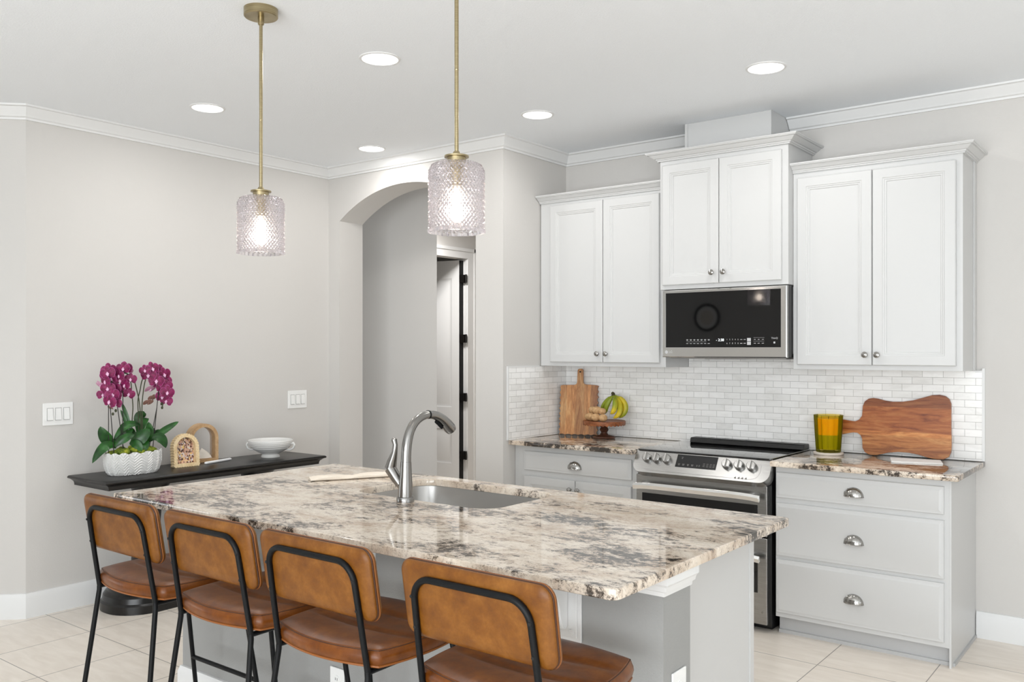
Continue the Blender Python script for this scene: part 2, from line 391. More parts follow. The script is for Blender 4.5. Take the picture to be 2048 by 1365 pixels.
mx = t.new('ShaderNodeMixShader'); mx.inputs[0].default_value = 0.3; t.link(gl.outputs[0], mx.inputs[1]); t.link(tr.outputs[0], mx.inputs[2])
tl = t.new('ShaderNodeBsdfTranslucent'); tl.inputs['Color'].default_value = (0.9, 0.86, 0.88, 1)
mx2 = t.new('ShaderNodeMixShader'); mx2.inputs[0].default_value = 0.03; t.link(mx.outputs[0], mx2.inputs[1]); t.link(tl.outputs[0], mx2.inputs[2])
t.link(mx2.outputs[0], t.out.inputs[0]); M['knurl'] = t.m
t = NT('closet_paint'); t.base(lin((200, 198, 195))); M['dark'] = t.m

# ------------------------------------------------------------------ room shell
CZ = 2.842                     # ceiling
XL, YP, XS, YW = -5.128, 4.386, -3.461, 5.095
YL0 = 2.2176
struct('floor', MB().box(-9.1, 4.1, -3.1, 9.0, -0.05, 0), M['floor'])
struct('ceiling', MB().box(-9.1, 4.1, -3.1, 9.0, CZ, CZ+0.05), M['ceiling'])
struct('wall_left', MB().box(XL-0.12, XL, YL0, YP+0.23, 0, CZ), M['wall'])
def slab(p, q, th):
    p, q = Vector(p), Vector(q); d = (q-p).normalized(); n = Vector((-d.y, d.x))*th
    return [(p.x, p.y), (q.x, q.y), (q.x+n.x, q.y+n.y), (p.x+n.x, p.y+n.y)]
k2 = 1.9
CORNER = (XL-k2, YL0-k2)
struct('wall_corner', MB().prism(slab(CORNER, (XL, YL0), 0.12), lambda u, v, d: (u, v, d), 0, CZ), M['wall'])
struct('wall_far_left', MB().box(-9.1, -9.0, -3.1, 0.3, 0, CZ), M['wall'])
struct('wall_far_left_return', MB().box(-9.0, CORNER[0], 0.2, CORNER[1], 0, CZ), M['wall'])
# arch wall
AX0, AX1, AS, AR = -5.008, -3.688, 2.446, 2.655
cx = (AX0+AX1)/2; hw = (AX1-AX0)/2; rise = AR-AS; R = (hw*hw+rise*rise)/(2*rise)
ol = [(XL, 0), (AX0, 0)]
a0 = math.asin(hw/R)
for k in range(33):
    a = -a0+2*a0*k/32; ol.append((cx+R*math.sin(a), AR-R+R*math.cos(a)))
ol += [(AX1, 0), (XS, 0), (XS, CZ), (XL, CZ)]
struct('wall_arch', MB().prism(ol, lambda u, v, d: (u, d, v), YP, YP+0.23), M['wall'])
struct('wall_side', MB().box(-3.686, XS, YP+0.23, 8.6, 0, CZ), M['wall'])
struct('wall_back', MB().box(XS, 4.1, YW, YW+0.12, 0, CZ), M['wall'])
wr = MB()
wr.box(4.0, 4.1, -3.1, -0.7, 0, CZ).box(4.0, 4.1, 3.1, YW, 0, CZ).box(4.0, 4.1, -0.7, 3.1, 0, 0.4).box(4.0, 4.1, -0.7, 3.1, 2.55, CZ)
struct('wall_right', wr, M['wall'])
wb = MB()
wb.box(-9.1, -2.4, -3.1, -3.0, 0, CZ).box(3.4, 4.1, -3.1, -3.0, 0, CZ).box(-2.4, 3.4, -3.1, -3.0, 2.55, CZ)
struct('wall_rear', wb, M['wall'])
# hall behind the arch
struct('wall_hall_left', MB().prism([(-9.0, 5.05), (-4.641, 5.05), (-4.80, 5.19), (-9.0, 5.19)], lambda u, v, d: (u, v, d), 0, CZ), M['wall'])
hd = MB().box(-6.42, -6.3, 5.19, 6.45, 0, CZ).box(-6.42, -6.3, 7.34, 8.6, 0, CZ).box(-6.42, -6.3, 6.45, 7.34, 2.49, CZ)
struct('wall_hall_door', hd, M['wall'])
struct('wall_hall_end', MB().box(-8.4, -3.4, 8.6, 8.7, 0, CZ), M['wall'])
struct('wall_closet', MB().box(-8.4, -8.3, 5.19, 8.6, 0, CZ).box(-8.3, -6.42, 7.75, 7.85, 0, CZ), M['dark'])

# crown moulding
CP = [(0, 2.769), (0.012, 2.769), (0.014, 2.779), (0.026, 2.784), (0.032, 2.796), (0.056, 2.822), (0.060, 2.830), (0.076, 2.833), (0.078, CZ), (0, CZ)]
struct('trim_1', sweep(MB(), [CORNER, (XL, YL0), (XL, YP), (XS, YP), (XS, YW), (-2.396, YW)], CP, 1), M['trim'], sharp=25)
struct('trim_2', sweep(MB(), [(-1.868, YW), (4.0, YW)], CP, 1), M['trim'], sharp=25)
BP = [(0, 0), (0.016, 0), (0.016, 0.112), (0.012, 0.124), (0.008, 0.136), (0, 0.138)]
struct('baseboard_left', sweep(MB(), [CORNER, (XL, YL0), (XL, YP), (AX0, YP)], BP, 1), M['trim'], sharp=25)
struct('baseboard_back', sweep(MB(), [(-0.887, YW), (4.0, YW)], BP, 1), M['trim'], sharp=25)
struct('baseboard_side', sweep(MB(), [(AX1, YP), (XS, YP), (XS, 4.49)], BP, 1), M['trim'], sharp=25)

# hall door with its casing
dr = MB()
def panel_rings(mb, x0, x1, z0, z1, prof, fn):
    """prof: (inset, depth); fn(x, d, z) -> xyz"""
    R = []
    for ins, d in prof:
        R.append([fn(x0+ins, d, z0+ins), fn(x1-ins, d, z0+ins), fn(x1-ins, d, z1-ins), fn(x0+ins, d, z1-ins)])
    return mb.rings(R, True, True, True, False)
hx, hy = -6.335, 7.325
ang = math.atan2(-0.144, -0.99)
def dfn(x, d, z):    # x along the leaf from the hinge, d towards the viewer side
    return (hx+x*math.cos(ang)+d*math.sin(ang)*-1*-1, hy+x*math.sin(ang)-d*math.cos(ang)*-1*-1*-1, z)
def dfn(x, d, z):
    ux, uy = math.cos(ang), math.sin(ang)
    nx, ny = -uy, ux
    if ny > 0: nx, ny = -nx, -ny
    return (hx+x*ux+d*nx, hy+x*uy+d*ny, z)
def frame_panel(mb, x0, x1, z0, z1, holes, th, fn):
    """flat slab with sunk panels"""
    xs = sorted({x0, x1, *[h[0] for h in holes], *[h[1] for h in holes]}); zs = sorted({z0, z1, *[h[2] for h in holes], *[h[3] for h in holes]})
    for i in range(len(xs)-1):
        for j in range(len(zs)-1):
            if any(abs(h[0]-xs[i]) < 1e-6 and h[2] <= zs[j]+1e-6 and h[3] >= zs[j+1]-1e-6 for h in holes): continue
            q = [fn(xs[i], th, zs[j]), fn(xs[i+1], th, zs[j]), fn(xs[i+1], th, zs[j+1]), fn(xs[i], th, zs[j+1])]
            mb.add(q, [(0, 1, 2, 3)], False)
    for h in holes:
        panel_rings(mb, h[0], h[1], h[2], h[3], [(0, th), (0.012, th-0.008), (0.03, th-0.008), (0.042, th-0.003)], fn)
        mb.f.pop(-2); mb.s.pop(-2)
    q = [fn(x, d, z) for d in (0, th) for z in (z0, z1) for x in (x0, x1)]
    mb.add(q, [(0, 1, 3, 2), (0, 1, 5, 4), (2, 3, 7, 6), (0, 2, 6, 4), (1, 3, 7, 5)], False)
    return mb
d1 = thing('door_1', 'white two-panel door standing ajar in the hall behind the arch', 'door', (hx, hy, 0)); d1['kind'] = 'structure'
leaf = MB(); frame_panel(leaf, 0.035, 0.86, 0.01, 2.475, [(0.13, 0.73, 0.24, 0.62), (0.13, 0.73, 0.86, 2.28)], 0.035, dfn)
obj('door_leaf', leaf, M['trim'], d1)
cs = MB(); cs.box(-6.3, -6.284, 7.34, 7.475, 0, 2.60).box(-6.3, -6.284, 6.32, 6.45, 0, 2.60).box(-6.3, -6.284, 6.45, 7.34, 2.49, 2.60)
cs.box(-6.284, -6.274, 7.44, 7.475, 0, 2.60).box(-6.284, -6.274, 6.32, 7.475, 2.565, 2.60)
cs.box(-6.42, -6.3, 7.328, 7.34, 0, 2.49)
obj('door_casing', cs, M['trim'], d1)
for z in (0.335, 0.972, 1.615, 2.27):
    h = MB(); h.box(-6.345, -6.285, 7.318, 7.327, z-0.045, z+0.045); h.lathe([(0.011, -0.046), (0.011, 0.046)], (-6.282, 7.305, z), 10)
    h.box(-6.352, -6.29, 7.275, 7.30, z-0.042, z+0.042)
    obj('hinge', h, M['bronze'], d1)
obj('crack_shade', MB().box(-6.36, -6.34, 7.285, 7.329, 0.0, 2.47), M['void'], d1)  # dark strip painted in as the shade of the hinge-side crack

# ------------------------------------------------------------------ cabinet builders
DOORP = [(0.0, 0.0), (0.0, 0.015), (0.004, 0.019), (0.050, 0.019), (0.0512, 0.0160), (0.0585, 0.0155), (0.0597, 0.0125), (0.0680, 0.0118), (0.0692, 0.0075)]
DRAWP = [(0.0, 0.0), (0.0, 0.010), (0.003, 0.0125), (0.010, 0.0125), (0.020, 0.019)]
def front(y):
    return lambda x, d, z: (x, y-d, z)
def knob(parent, x, y, z):
    mb = MB().lathe([(0.006, 0.0), (0.0055, 0.010), (0.009, 0.013), (0.0145, 0.018), (0.0165, 0.023), (0.0145, 0.028), (0.008, 0.031), (0.0005, 0.032)], (x, y, z), 20, axis='y')
    for k in range(7):       # swirled flutes on the face
        a = 2*PI*k/7
        mb.tube([(x+0.004*math.cos(a+0.8), y-0.0318, z+0.004*math.sin(a+0.8)), (x+0.0095*math.cos(a+0.3), y-0.0300, z+0.0095*math.sin(a+0.3)), (x+0.0148*math.cos(a), y-0.0262, z+0.0148*math.sin(a))], 0.0013, 6)
    return obj('knob', mb, M['hardware'], parent)
def cup_pull(parent, x, y, z):
    mb = MB(); R = []
    for i in range(21):
        th = PI*i/20
        R.append([(x+0.048*math.cos(th), y-0.030*max(math.sin(th), 0.02)*math.sin(PI/2*j/8), z+0.046*max(math.sin(th), 0.02)*math.cos(PI/2*j/8)) for j in range(9)])
    mb.rings(R, False, False, False)
    for k in range(1, 6):
        th = PI*k/6
        mb.tube([(x+0.0485*math.cos(th+0.10*math.sin(j/8*PI)), y-0.0305*math.sin(th)*math.sin(PI/2*j/8), z+0.0465*math.sin(th)*math.cos(PI/2*j/8)) for j in range(1, 9)], 0.0011, 6)
    mb.tube([(x+0.048*math.cos(PI*i/20), y-0.030*math.sin(PI*i/20), z) for i in range(21)], 0.002, 6)
    o = obj('cup_pull', mb, M['hardware'], parent)
    return o
def door(parent, x0, x1, z0, z1, y, kx, kz):
    o = obj('door', panel_rings(MB(), x0, x1, z0, z1, DOORP, front(y)), M['cab'], parent, bevel=0.0012, seg=2)
    if kx is not None: knob(o, kx, y-0.019, kz)
    return o
def drawer(parent, x0, x1, z0, z1, y, kx, kz):
    o = obj('drawer', panel_rings(MB(), x0, x1, z0, z1, DRAWP, front(y)), M['cab'], parent, bevel=0.0012, seg=2)
    cup_pull(o, kx, y-0.019, kz)
    return o
CROWN = [(0, 0.0), (0.011, 0.0), (0.011, 0.007), (0.016, 0.008), (0.018, 0.015), (0.024, 0.016), (0.040, 0.030), (0.044, 0.035), (0.053, 0.036), (0.055, 0.041), (0.058, 0.042), (0.058, 0.048), (0, 0.048)]
def crown_prof(z, sc_=1.0):
    return [(o*sc_, z+h) for o, h in CROWN]

YU, YM, YB = 4.783, 4.709, 4.510
YC = YW-0.0015       # backs of the things on the back wall
# right wall cabinet
u = thing('upper_cabinet', 'white two-door wall cabinet to the right of the microwave', 'cabinet', (-1.316, 4.94, 1.385))
cb = MB().box(-1.7385, -0.893, YU, YC, 1.3855, 2.470).box(-0.893, -0.886, YU+0.25, YC, 1.385, 2.470)
obj('body', cb, M['cab'], u, bevel=0.0015)
obj('crown', sweep(MB(), [(-1.738, YU), (-0.893, YU), (-0.893, YC)], crown_prof(2.461), 1), M['cab'], u, sharp=25)
door(u, -1.713, -1.3205, 1.411, 2.431, YU, -1.350, 1.466); door(u, -1.3165, -0.922, 1.411, 2.431, YU, -1.290, 1.466)
# middle wall cabinet
u = thing('upper_cabinet', 'white two-door wall cabinet above the microwave, taller and set forward', 'cabinet', (-2.129, 4.90, 1.849))
obj('body', MB().box(-2.519, -1.7395, YM, YC, 1.8495, 2.635), M['cab'], u, bevel=0.0015)
obj('crown', sweep(MB(), [(-2.519, YC), (-2.519, YM), (-1.7395, YM), (-1.7395, YC)], [(o*1.15, 2.614+h) for o, h in CROWN], 1), M['cab'], u, sharp=25)
door(u, -2.497, -2.1395, 1.874, 2.588, YM, -2.174, 1.935); door(u, -2.1355, -1.773, 1.874, 2.588, YM, -2.103, 1.935)
# left wall cabinet
u = thing('upper_cabinet', 'white two-door wall cabinet to the left of the microwave, beside the arch wall', 'cabinet', (-2.986, 4.94, 1.385))
obj('body', MB().box(-3.452, -2.5205, YU, YC, 1.3855, 2.475), M['cab'], u, bevel=0.0015)
obj('crown', sweep(MB(), [(-3.455, YU), (-2.522, YU)], crown_prof(2.465, 1.05), 1), M['cab'], u, sharp=25)
door(u, -3.367, -2.9600, 1.411, 2.445, YU, -2.990, 1.467); door(u, -2.9560, -2.557, 1.411, 2.445, YU, -2.926, 1.467)
# chase box over the middle cabinet
u = thing('vent_chase', 'plain white boxed vent chase between the tall cabinet and the ceiling', 'duct cover', (-2.13, 4.95, 2.66))
obj('box', MB().box(-2.394, -1.871, 4.80, YC, 2.664, CZ-0.001), M['cab'], u)
obj('corner_strip', MB().box(-2.400, -2.383, 4.794, 4.80, 2.664, CZ-0.001), M['cab'], u)

# right base cabinet
u = thing('base_cabinet', 'white three-drawer base cabinet to the right of the range', 'cabinet', (-1.31, 4.80, 0))
obj('body', MB().box(-1.733, -0.9, YB, YC, 0.0925, 0.884), M['cab'], u, bevel=0.0015)
obj('end_panel', MB().box(-0.9, -0.891, YB, YC, 0, 0.884), M['cab'], u)
obj('toe_kick', MB().box(-1.729, -0.9, 4.556, 4.575, 0.0, 0.0925).box(-1.729, -0.9, 4.545, 4.556, 0.0, 0.018).box(-0.905, -0.883, 4.548, 5.09, 0.0, 0.016), M['cab_grey'], u)
for z0, z1, kz in ((0.719, 0.851, 0.764), (0.416, 0.692, 0.528), (0.117, 0.397, 0.234)):
    drawer(u, -1.728, -0.921, z0, z1, YB, -1.329, kz)
# left base cabinet
u = thing('base_cabinet', 'white base cabinet with one drawer over two doors, left of the range', 'cabinet', (-3.0, 4.80, 0))
obj('body', MB().box(-3.459, -2.557, YB, YC, 0.0925, 0.884), M['cab'], u, bevel=0.0015)
obj('toe_kick', MB().box(-3.459, -2.557, 4.556, 4.575, 0.0, 0.0925), M['cab_grey'], u)
drawer(u, -3.381, -2.594, 0.727, 0.848, YB, -2.985, 0.764)
door(u, -3.377, -2.988, 0.115, 0.690, YB, -3.015, 0.634); door(u, -2.984, -2.594, 0.115, 0.690, YB, -2.957, 0.634)

# counters
def slab_top(x0, x1, y0, y1, z0, z1, radii, hole=None, e=0.004):
    mb = MB()
    def ring(ins, z): return [(x, y, z) for x, y in rrect(x0+ins, x1-ins, y0+ins, y1-ins, 0, 8, [max(r-ins, 0.0005) for r in radii])]
    R = [ring(e, z0), ring(0.001, z0+e*0.4), ring(0, z0+e), ring(0, z1-e), ring(e*0.3, z1-e*0.3), ring(e, z1)]
    mb.rings(R, True, hole is None, hole is None)
    if hole:
        hx0, hx1, hy0, hy1, hr = hole
        def hring(o, z): return [(x, y, z) for x, y in rrect(hx0-o, hx1+o, hy0-o, hy1+o, hr+o, 8)]
        mb.rings([hring(e, z1), hring(0.001, z1-e*0.4), hring(0, z1-e), hring(0, z0)], True, False, False)
        for z, oo, hh in ((z1, ring(e, z1), hring(e, z1)), (z0, ring(e, z0), hring(0, z0))):
            pts = oo+hh
            tr = tessellate_polygon([[Vector(p) for p in oo], [Vector(p) for p in hh]])
            mb.add(pts, [tuple(t) for t in tr], False)
    return mb
GT, GB = 0.914, 0.8855
t1 = obj('countertop', slab_top(-1.7375, -0.8473, 4.4388, YC, GB, GT, (0.012, 0.002, 0.002, 0.002)), M['granite2'])
tag(t1, 'speckled granite countertop over the drawers right of the range', 'countertop')
t2 = obj('countertop', slab_top(XS+0.0015, -2.556, 4.4388, YC, GB, GT, (0.002, 0.002, 0.002, 0.002)), M['granite2'])
tag(t2, 'speckled granite countertop left of the range, under the fruit stand', 'countertop')

# backsplash
bs = thing('tile_backsplash', 'white marble brick tile backsplash behind the range and along the counter', 'backsplash', (-2.2, YW, GT))
obj('tiles', MB().box(XS+0.0015, -0.860, YW-0.010, YC, GT+0.0006, 1.3845).box(-2.518, -1.741, YW-0.010, YC, 1.3845, 1.438), M['tiles_x'], bs, local=False)
obj('return_tiles', MB().box(XS+0.0015, XS+0.010, 4.431, YW-0.010, GT+0.0006, 1.3845), M['tiles_y'], bs)
et = MB().box(-0.860, -0.847, YW-0.012, YC, GT+0.0006, 1.396).box(-0.892, -0.860, YW-0.012, YC, 1.374, 1.3845)
obj('edge_trim', et, M['trim'], bs)
et = MB().box(XS+0.0015, XS+0.012, 4.419, 4.431, GT+0.0006, 1.388).box(XS+0.0015, XS+0.012, 4.431, YU-0.02, 1.378, 1.388)
obj('edge_trim', et, M['trim'], bs)

# wall plates
def plate_fn(kind, x, y, z):
    if kind == 'x+': return lambda a, b, d: (x+d, y+a, z+b)      # on a wall facing +x, a along y
    if kind == 'y-': return lambda a, b, d: (x+a, y-d, z+b)      # on a wall facing -y
def switch_plate(name, label, kind, x, y, z, w_, h_, gangs):
    f = plate_fn(kind, x, y, z); t_ = thing(name, label, 'light switch' if gangs else 'outlet', (x, y, z))
    def bx(w0, w1, h0, h1, d0, d1):
        return [f(a, b, d) for d in (d0, d1) for b in (h0, h1) for a in (w0, w1)]
    F = [(0, 1, 3, 2), (4, 5, 7, 6), (0, 1, 5, 4), (2, 3, 7, 6), (0, 2, 6, 4), (1, 3, 7, 5)]
    obj('plate', MB().add(bx(-w_/2, w_/2, -h_/2, h_/2, 0, 0.006), F, False), M['plastic'], t_, bevel=0.003)
    for g in range(gangs):
        cxg = (g-(gangs-1)/2)*0.046
        r_ = MB(); r_.add(bx(cxg-0.0175, cxg+0.0175, -0.036, 0.036, 0.006, 0.008), F, False)
        ro = obj('rocker_frame', r_, M['gasket'], t_)
        q = [f(cxg+a, b, d) for b, d in ((-0.033, 0.008), (-0.033, 0.014), (0.033, 0.0095), (0.033, 0.008)) for a in (-0.015, 0.015)]
        obj('rocker', MB().add(q, [(0, 1, 3, 2), (2, 3, 5, 4), (4, 5, 7, 6), (0, 2, 4, 6), (1, 3, 5, 7), (0, 1, 7, 6)], False), M['plastic'], ro)
    if not gangs:
        for s_ in (-0.02, 0.02):
            q = MB().add([f(0.014*math.cos(2*PI*k/16), s_+0.014*math.sin(2*PI*k/16), d) for d in (0.006, 0.0085) for k in range(16)], [tuple(range(16)), tuple(range(16, 32))]+[(k, (k+1) % 16, 16+(k+1) % 16, 16+k) for k in range(16)], False)
            so = obj('socket', q, M['plastic'], t_)
            sl = MB()
            for a in (-0.005, 0.005): sl.add(bx(a-0.001, a+0.001, s_-0.004, s_+0.005, 0.0085, 0.0090), F, False)
            obj('slot', sl, M['void'], so)
    return t_
switch_plate('switch_plate', 'white triple switch plate on the left wall, left of the orchid', 'x+', XL, 2.392, 1.126, 0.17, 0.128, 3)
switch_plate('switch_plate', 'white triple switch plate above the white bowl, near the arch', 'x+', XL, 4.091, 1.134, 0.17, 0.128, 3)
switch_plate('outlet_plate', 'white outlet plate on the backsplash behind the bananas', 'y-', -2.985, YW-0.010, 1.143, 0.075, 0.125, 0)
switch_plate('outlet_plate', 'white outlet plate on the right end of the island wall', 'x+', -1.13, 2.215, 0.542, 0.082, 0.125, 0)
switch_plate('outlet_plate', 'white outlet plate low on the island front behind the stools', 'y-', -2.44, 2.13, 0.285, 0.075, 0.12, 0)

# ------------------------------------------------------------------ range
rg = thing('range', 'stainless steel slide-in electric range with double oven', 'range', (-2.147, 4.80, 0))
obj('body', MB().box(-2.540, -1.752, 4.505, 5.07, 0.03, 0.900).box(-2.52, -1.772, 4.56, 5.05, 0, 0.03), M['black_plastic'], rg)
obj('cooktop', slab_top(-2.546, -1.748, 4.485, 5.078, 0.9125, 0.9195, (0.01, 0.004, 0.004, 0.01), e=0.002), M['cooktop'], rg)
vt = MB(); prof = [(4.985, 0.9195), (4.992, 0.945), (5.000, 0.950), (5.068, 0.950), (5.074, 0.945), (5.074, 0.9195)]
vt.rings([[(x, y, z) for y, z in prof] for x in (-2.462, -1.752)], True, True, True, False)
vto = obj('vent_trim', vt, M['black_plastic'], rg, bevel=0.003)
sl = MB(); xs = [-2.415, -2.335, -2.245, -2.11, -1.975, -1.885, -1.80]
for a, b in zip(xs[:-1], xs[1:]):
    sl.box(a+0.012, b-0.012, 4.998, 5.008, 0.9502, 0.9512); sl.box(a+0.012, b-0.012, 5.03, 5.055, 0.9502, 0.9512)
obj('vent_slots', sl, M['glass_black'], vto)
# tilted control panel
TILT = math.radians(32); pb = Vector((0, 4.425, 0.800))
def cpf(u_, v_, d):    # u along x, v up the panel, d out of it
    return (u_, pb.y+v_*math.sin(TILT)-d*math.cos(TILT), pb.z+v_*math.cos(TILT)+d*math.sin(TILT))
PH = 0.140
oln = rrect(-2.553, -1.743, -0.004, PH, 0, 8, (0.055, 0.012, 0.012, 0.055))
cp = MB(); cp.prism(oln, cpf, -0.060, 0.0)
cpo = obj('control_panel', cp, M['steel'], rg, bevel=0.012, seg=4)
obj('front_lip', MB().prism(rrect(-2.50, -1.796, 0.010, PH-0.012, 0.05, 6), cpf, 0.0, 0.0015), M['steel'], cpo)
for x in (-2.470, -2.408, -2.344, -1.985, -1.915, -1.845):
    kb = MB(); c_ = 0.082
    def ring(r, d, c_=c_, x=x): return [cpf(x+r*math.cos(2*PI*i/28), c_+r*math.sin(2*PI*i/28), d) for i in range(28)]
    kb.rings([ring(0.026, 0.0), ring(0.027, 0.008), ring(0.0255, 0.012), ring(0.0245, 0.026), ring(0.021, 0.029)])
    ko = obj('control_knob', kb, M['steel'], cpo)
    q = [cpf(x+a, c_+b, d) for d in (0.027, 0.040) for b in (-0.024, 0.024) for a in (-0.006, 0.003)]
    obj('knob_grip', MB().add(q, [(0, 1, 3, 2), (4, 5, 7, 6), (0, 1, 5, 4), (2, 3, 7, 6), (0, 2, 6, 4), (1, 3, 7, 5)], False), M['polished'], ko, bevel=0.002)
q = [cpf(a, b, d) for d in (0.0012, 0.0022) for b in (0.045, 0.122) for a in (-2.288, -2.045)]
FB = [(0, 1, 3, 2), (4, 5, 7, 6), (0, 1, 5, 4), (2, 3, 7, 6), (0, 2, 6, 4), (1, 3, 7, 5)]
dsp = obj('display', MB().add(q, FB, False), M['display'], cpo)
lg = MB()
def dash(mb, fn, a, b, w_, h_, d):
    mb.add([fn(a-w_/2, b-h_/2, d), fn(a+w_/2, b-h_/2, d), fn(a+w_/2, b+h_/2, d), fn(a-w_/2, b+h_/2, d)], [(0, 1, 2, 3)], False)
for a, w_ in ((-2.266, 0.012), (-2.240, 0.014), (-2.212, 0.012), (-2.186, 0.014), (-2.158, 0.006), (-2.144, 0.006)):
    dash(lg, cpf, a, 0.064, w_, 0.003, 0.0025); dash(lg, cpf, a, 0.058, w_*0.8, 0.003, 0.0025)
obj('display_legend', lg, M['legend_dark'], dsp); lg = MB()
for a in (-2.118, -2.098, -2.078, -2.060):
    for b in (0.060, 0.068, 0.076): dash(lg, cpf, a, b, 0.012, 0.002, 0.0025)
obj('display_legend', lg, M['legend_dark'], dsp); lg = MB()
dash(lg, cpf, -2.255, 0.105, 0.01, 0.003, 0.0025); dash(lg, cpf, -2.255, 0.098, 0.006, 0.003, 0.0025)

obj('display_legend', lg, M['legend_dark'], dsp)
em = MB()
for a in (-1.925, -1.905, -1.885, -1.865): dash(em, cpf, a, 0.012, 0.010, 0.006, 0.0026); dash(em, cpf, a+0.002, 0.0175, 0.006, 0.002, 0.0026)
obj('panel_lettering', em, M['legend_dark'], cpo)
obj('gap', MB().box(-2.535, -1.757, 4.478, 4.51, 0.776, 0.800), M['black_plastic'], rg)
def oven_door(z0, z1, w0, w1, hz, hname):
    dmb = MB().box(-2.545, -1.764, 4.468, 4.508, z0, z1)
    o = obj('oven_door', dmb, M['steel'], rg, bevel=0.004)
    obj('oven_window', MB().box(-2.505, -1.815, 4.4655, 4.4685, w0, w1), M['glass_black'], o)
    hb = MB()
    profh = [(4.418, hz-0.018), (4.412, hz+0.004), (4.418, hz+0.019), (4.428, hz+0.017), (4.432, hz-0.014)]
    R = []
    for i in range(17):
        f = i/16; x = -2.54+f*0.752; bow = 0.012*(1-(2*f-1)**2); drop = 0.010*(abs(2*f-1)**6)
        R.append([(x, y-bow, z*1.0-drop) for y, z in profh])
    hb.rings(R, True, True, True)
    for x in (-2.49, -1.85): hb.box(x-0.012, x+0.012, 4.42, 4.468, hz-0.010, hz+0.010)
    obj('oven_handle', hb, M['polished'], o, bevel=0.002)
    return o
oven_door(0.507, 0.775, 0.545, 0.672, 0.722, 'upper'); oven_door(0.045, 0.500, 0.21, 0.40, 0.405, 'lower')
obj('screw', MB().lathe([(0.006, 0), (0.006, 0.002)], (-1.79, 4.468, 0.11), 10, axis='y'), M['nickel'], rg)

# ------------------------------------------------------------------ microwave
mw = thing('microwave', 'stainless steel over-the-range microwave with black glass door', 'microwave', (-2.12, 4.9, 1.449))
MY = 4.680
obj('body', MB().box(-2.493, -1.743, 4.715, YW-0.012, 1.452, 1.846), M['black_plastic'], mw)
obj('side_panel', MB().box(-1.7428, -1.7412, 4.79, YW-0.02, 1.47, 1.84), M['cab_grey'], mw)
mf = MB()
def mring(ins, y): return [(-2.490+ins, y, 1.4490+ins), (-1.738-ins, y, 1.4490+ins), (-1.738-ins, y, 1.8425-ins), (-2.490+ins, y, 1.8425-ins)]
mwd = obj('door', MB().rings([mring(0, 4.712), mring(0, MY+0.004), mring(0.004, MY)], True, True, False, False), M['polished'], mw)
fr = MB()
gx0, gx1, gz0, gz1 = -2.467, -1.770, 1.506, 1.826
fr.add([(-2.486, MY, 1.453), (-1.742, MY, 1.453), (-1.742, MY, 1.8385), (-2.486, MY, 1.8385), (gx0, MY, gz0), (gx1, MY, gz0), (gx1, MY, gz1), (gx0, MY, gz1),
        (gx0, MY+0.004, gz0), (gx1, MY+0.004, gz0), (gx1, MY+0.004, gz1), (gx0, MY+0.004, gz1)],
       [(0, 1, 5, 4), (1, 2, 6, 5), (2, 3, 7, 6), (3, 0, 4, 7), (4, 5, 9, 8), (5, 6, 10, 9), (6, 7, 11, 10), (7, 4, 8, 11)], False)
obj('door_frame', fr, M['polished'], mwd)
gls = obj('door_glass', MB().box(gx0, gx1, MY+0.0015, MY+0.008, gz0, gz1), M['glass_black'], mwd)
lg = MB(); fm = front(MY+0.0012)
def fl(a, b, d): return (a, MY+0.0012-d, b)
for i in range(7):
    a = -2.328+i*0.0225
    dash(lg, fl, a, 1.551, 0.013, 0.0022, 0.0002); dash(lg, fl, a, 1.547, 0.010, 0.0022, 0.0002); dash(lg, fl, a, 1.5285, 0.013, 0.0025, 0.0002)
dash(lg, fl, -2.27, 1.5385, 0.125, 0.0008, 0.0002)
obj('button_legend', lg, M['legend'], gls); lg = MB()
for a in (-1.997, -1.977): dash(lg, fl, a, 1.550, 0.012, 0.0025, 0.0002); dash(lg, fl, a, 1.5285, 0.013, 0.003, 0.0002)
obj('button_legend', lg, M['legend'], gls); lg = MB()
for a in (-1.918, -1.896, -1.872): dash(lg, fl, a, 1.550, 0.010, 0.0025, 0.0002); dash(lg, fl, a, 1.5285, 0.012, 0.0025, 0.0002)
dash(lg, fl, -1.895, 1.540, 0.062, 0.0008, 0.0002); dash(lg, fl, -1.895, 1.560, 0.062, 0.0008, 0.0002)
obj('button_legend', lg, M['legend'], gls); lg = MB()
dash(lg, fl, -1.952, 1.549, 0.022, 0.018, 0.0002); dash(lg, fl, -1.952, 1.5285, 0.022, 0.018, 0.0002)
obj('start_key', lg, M['legend'], gls); lg = MB()
dash(lg, fl, -1.807, 1.532, 0.010, 0.010, 0.0002)
obj('button_legend', lg, M['legend'], gls)
for i in range(10):
    text_mesh([('1234567890'[i], 0.011, face_m(-2.082+(i % 5)*0.0165, MY+0.0009, 1.550 if i < 5 else 1.5285))], M['legend'], 'number_key', gls)
text_mesh([('ThinQ', 0.014, face_m(-1.806, MY+0.0009, 1.556))], M['legend'], 'lettering', gls)
text_mesh([('2:38', 0.021, face_m(-2.118, MY+0.0009, 1.5475)), ('-', 0.02, face_m(-2.145, MY+0.0009, 1.5475))], M['lit'], 'clock_digits', gls)
lgm = MB().lathe([(0.010, 0), (0.010, 0.001)], (-2.462, MY, 1.479), 20, axis='y'); lgo = obj('logo_disc', lgm, M['cab_grey'], mwd)
text_mesh([('LG', 0.020, face_m(-2.435, MY-0.0004, 1.479))], M['cab_grey'], 'logo_letters', mwd)
obj('vent_grille', MB().box(-2.46, -1.76, 4.73, 5.05, 1.440, 1.452), M['steel'], mw)
obj('lamp_lens', MB().box(-2.25, -2.0, 4.75, 4.85, 1.4385, 1.440), M['black_plastic'], mw)

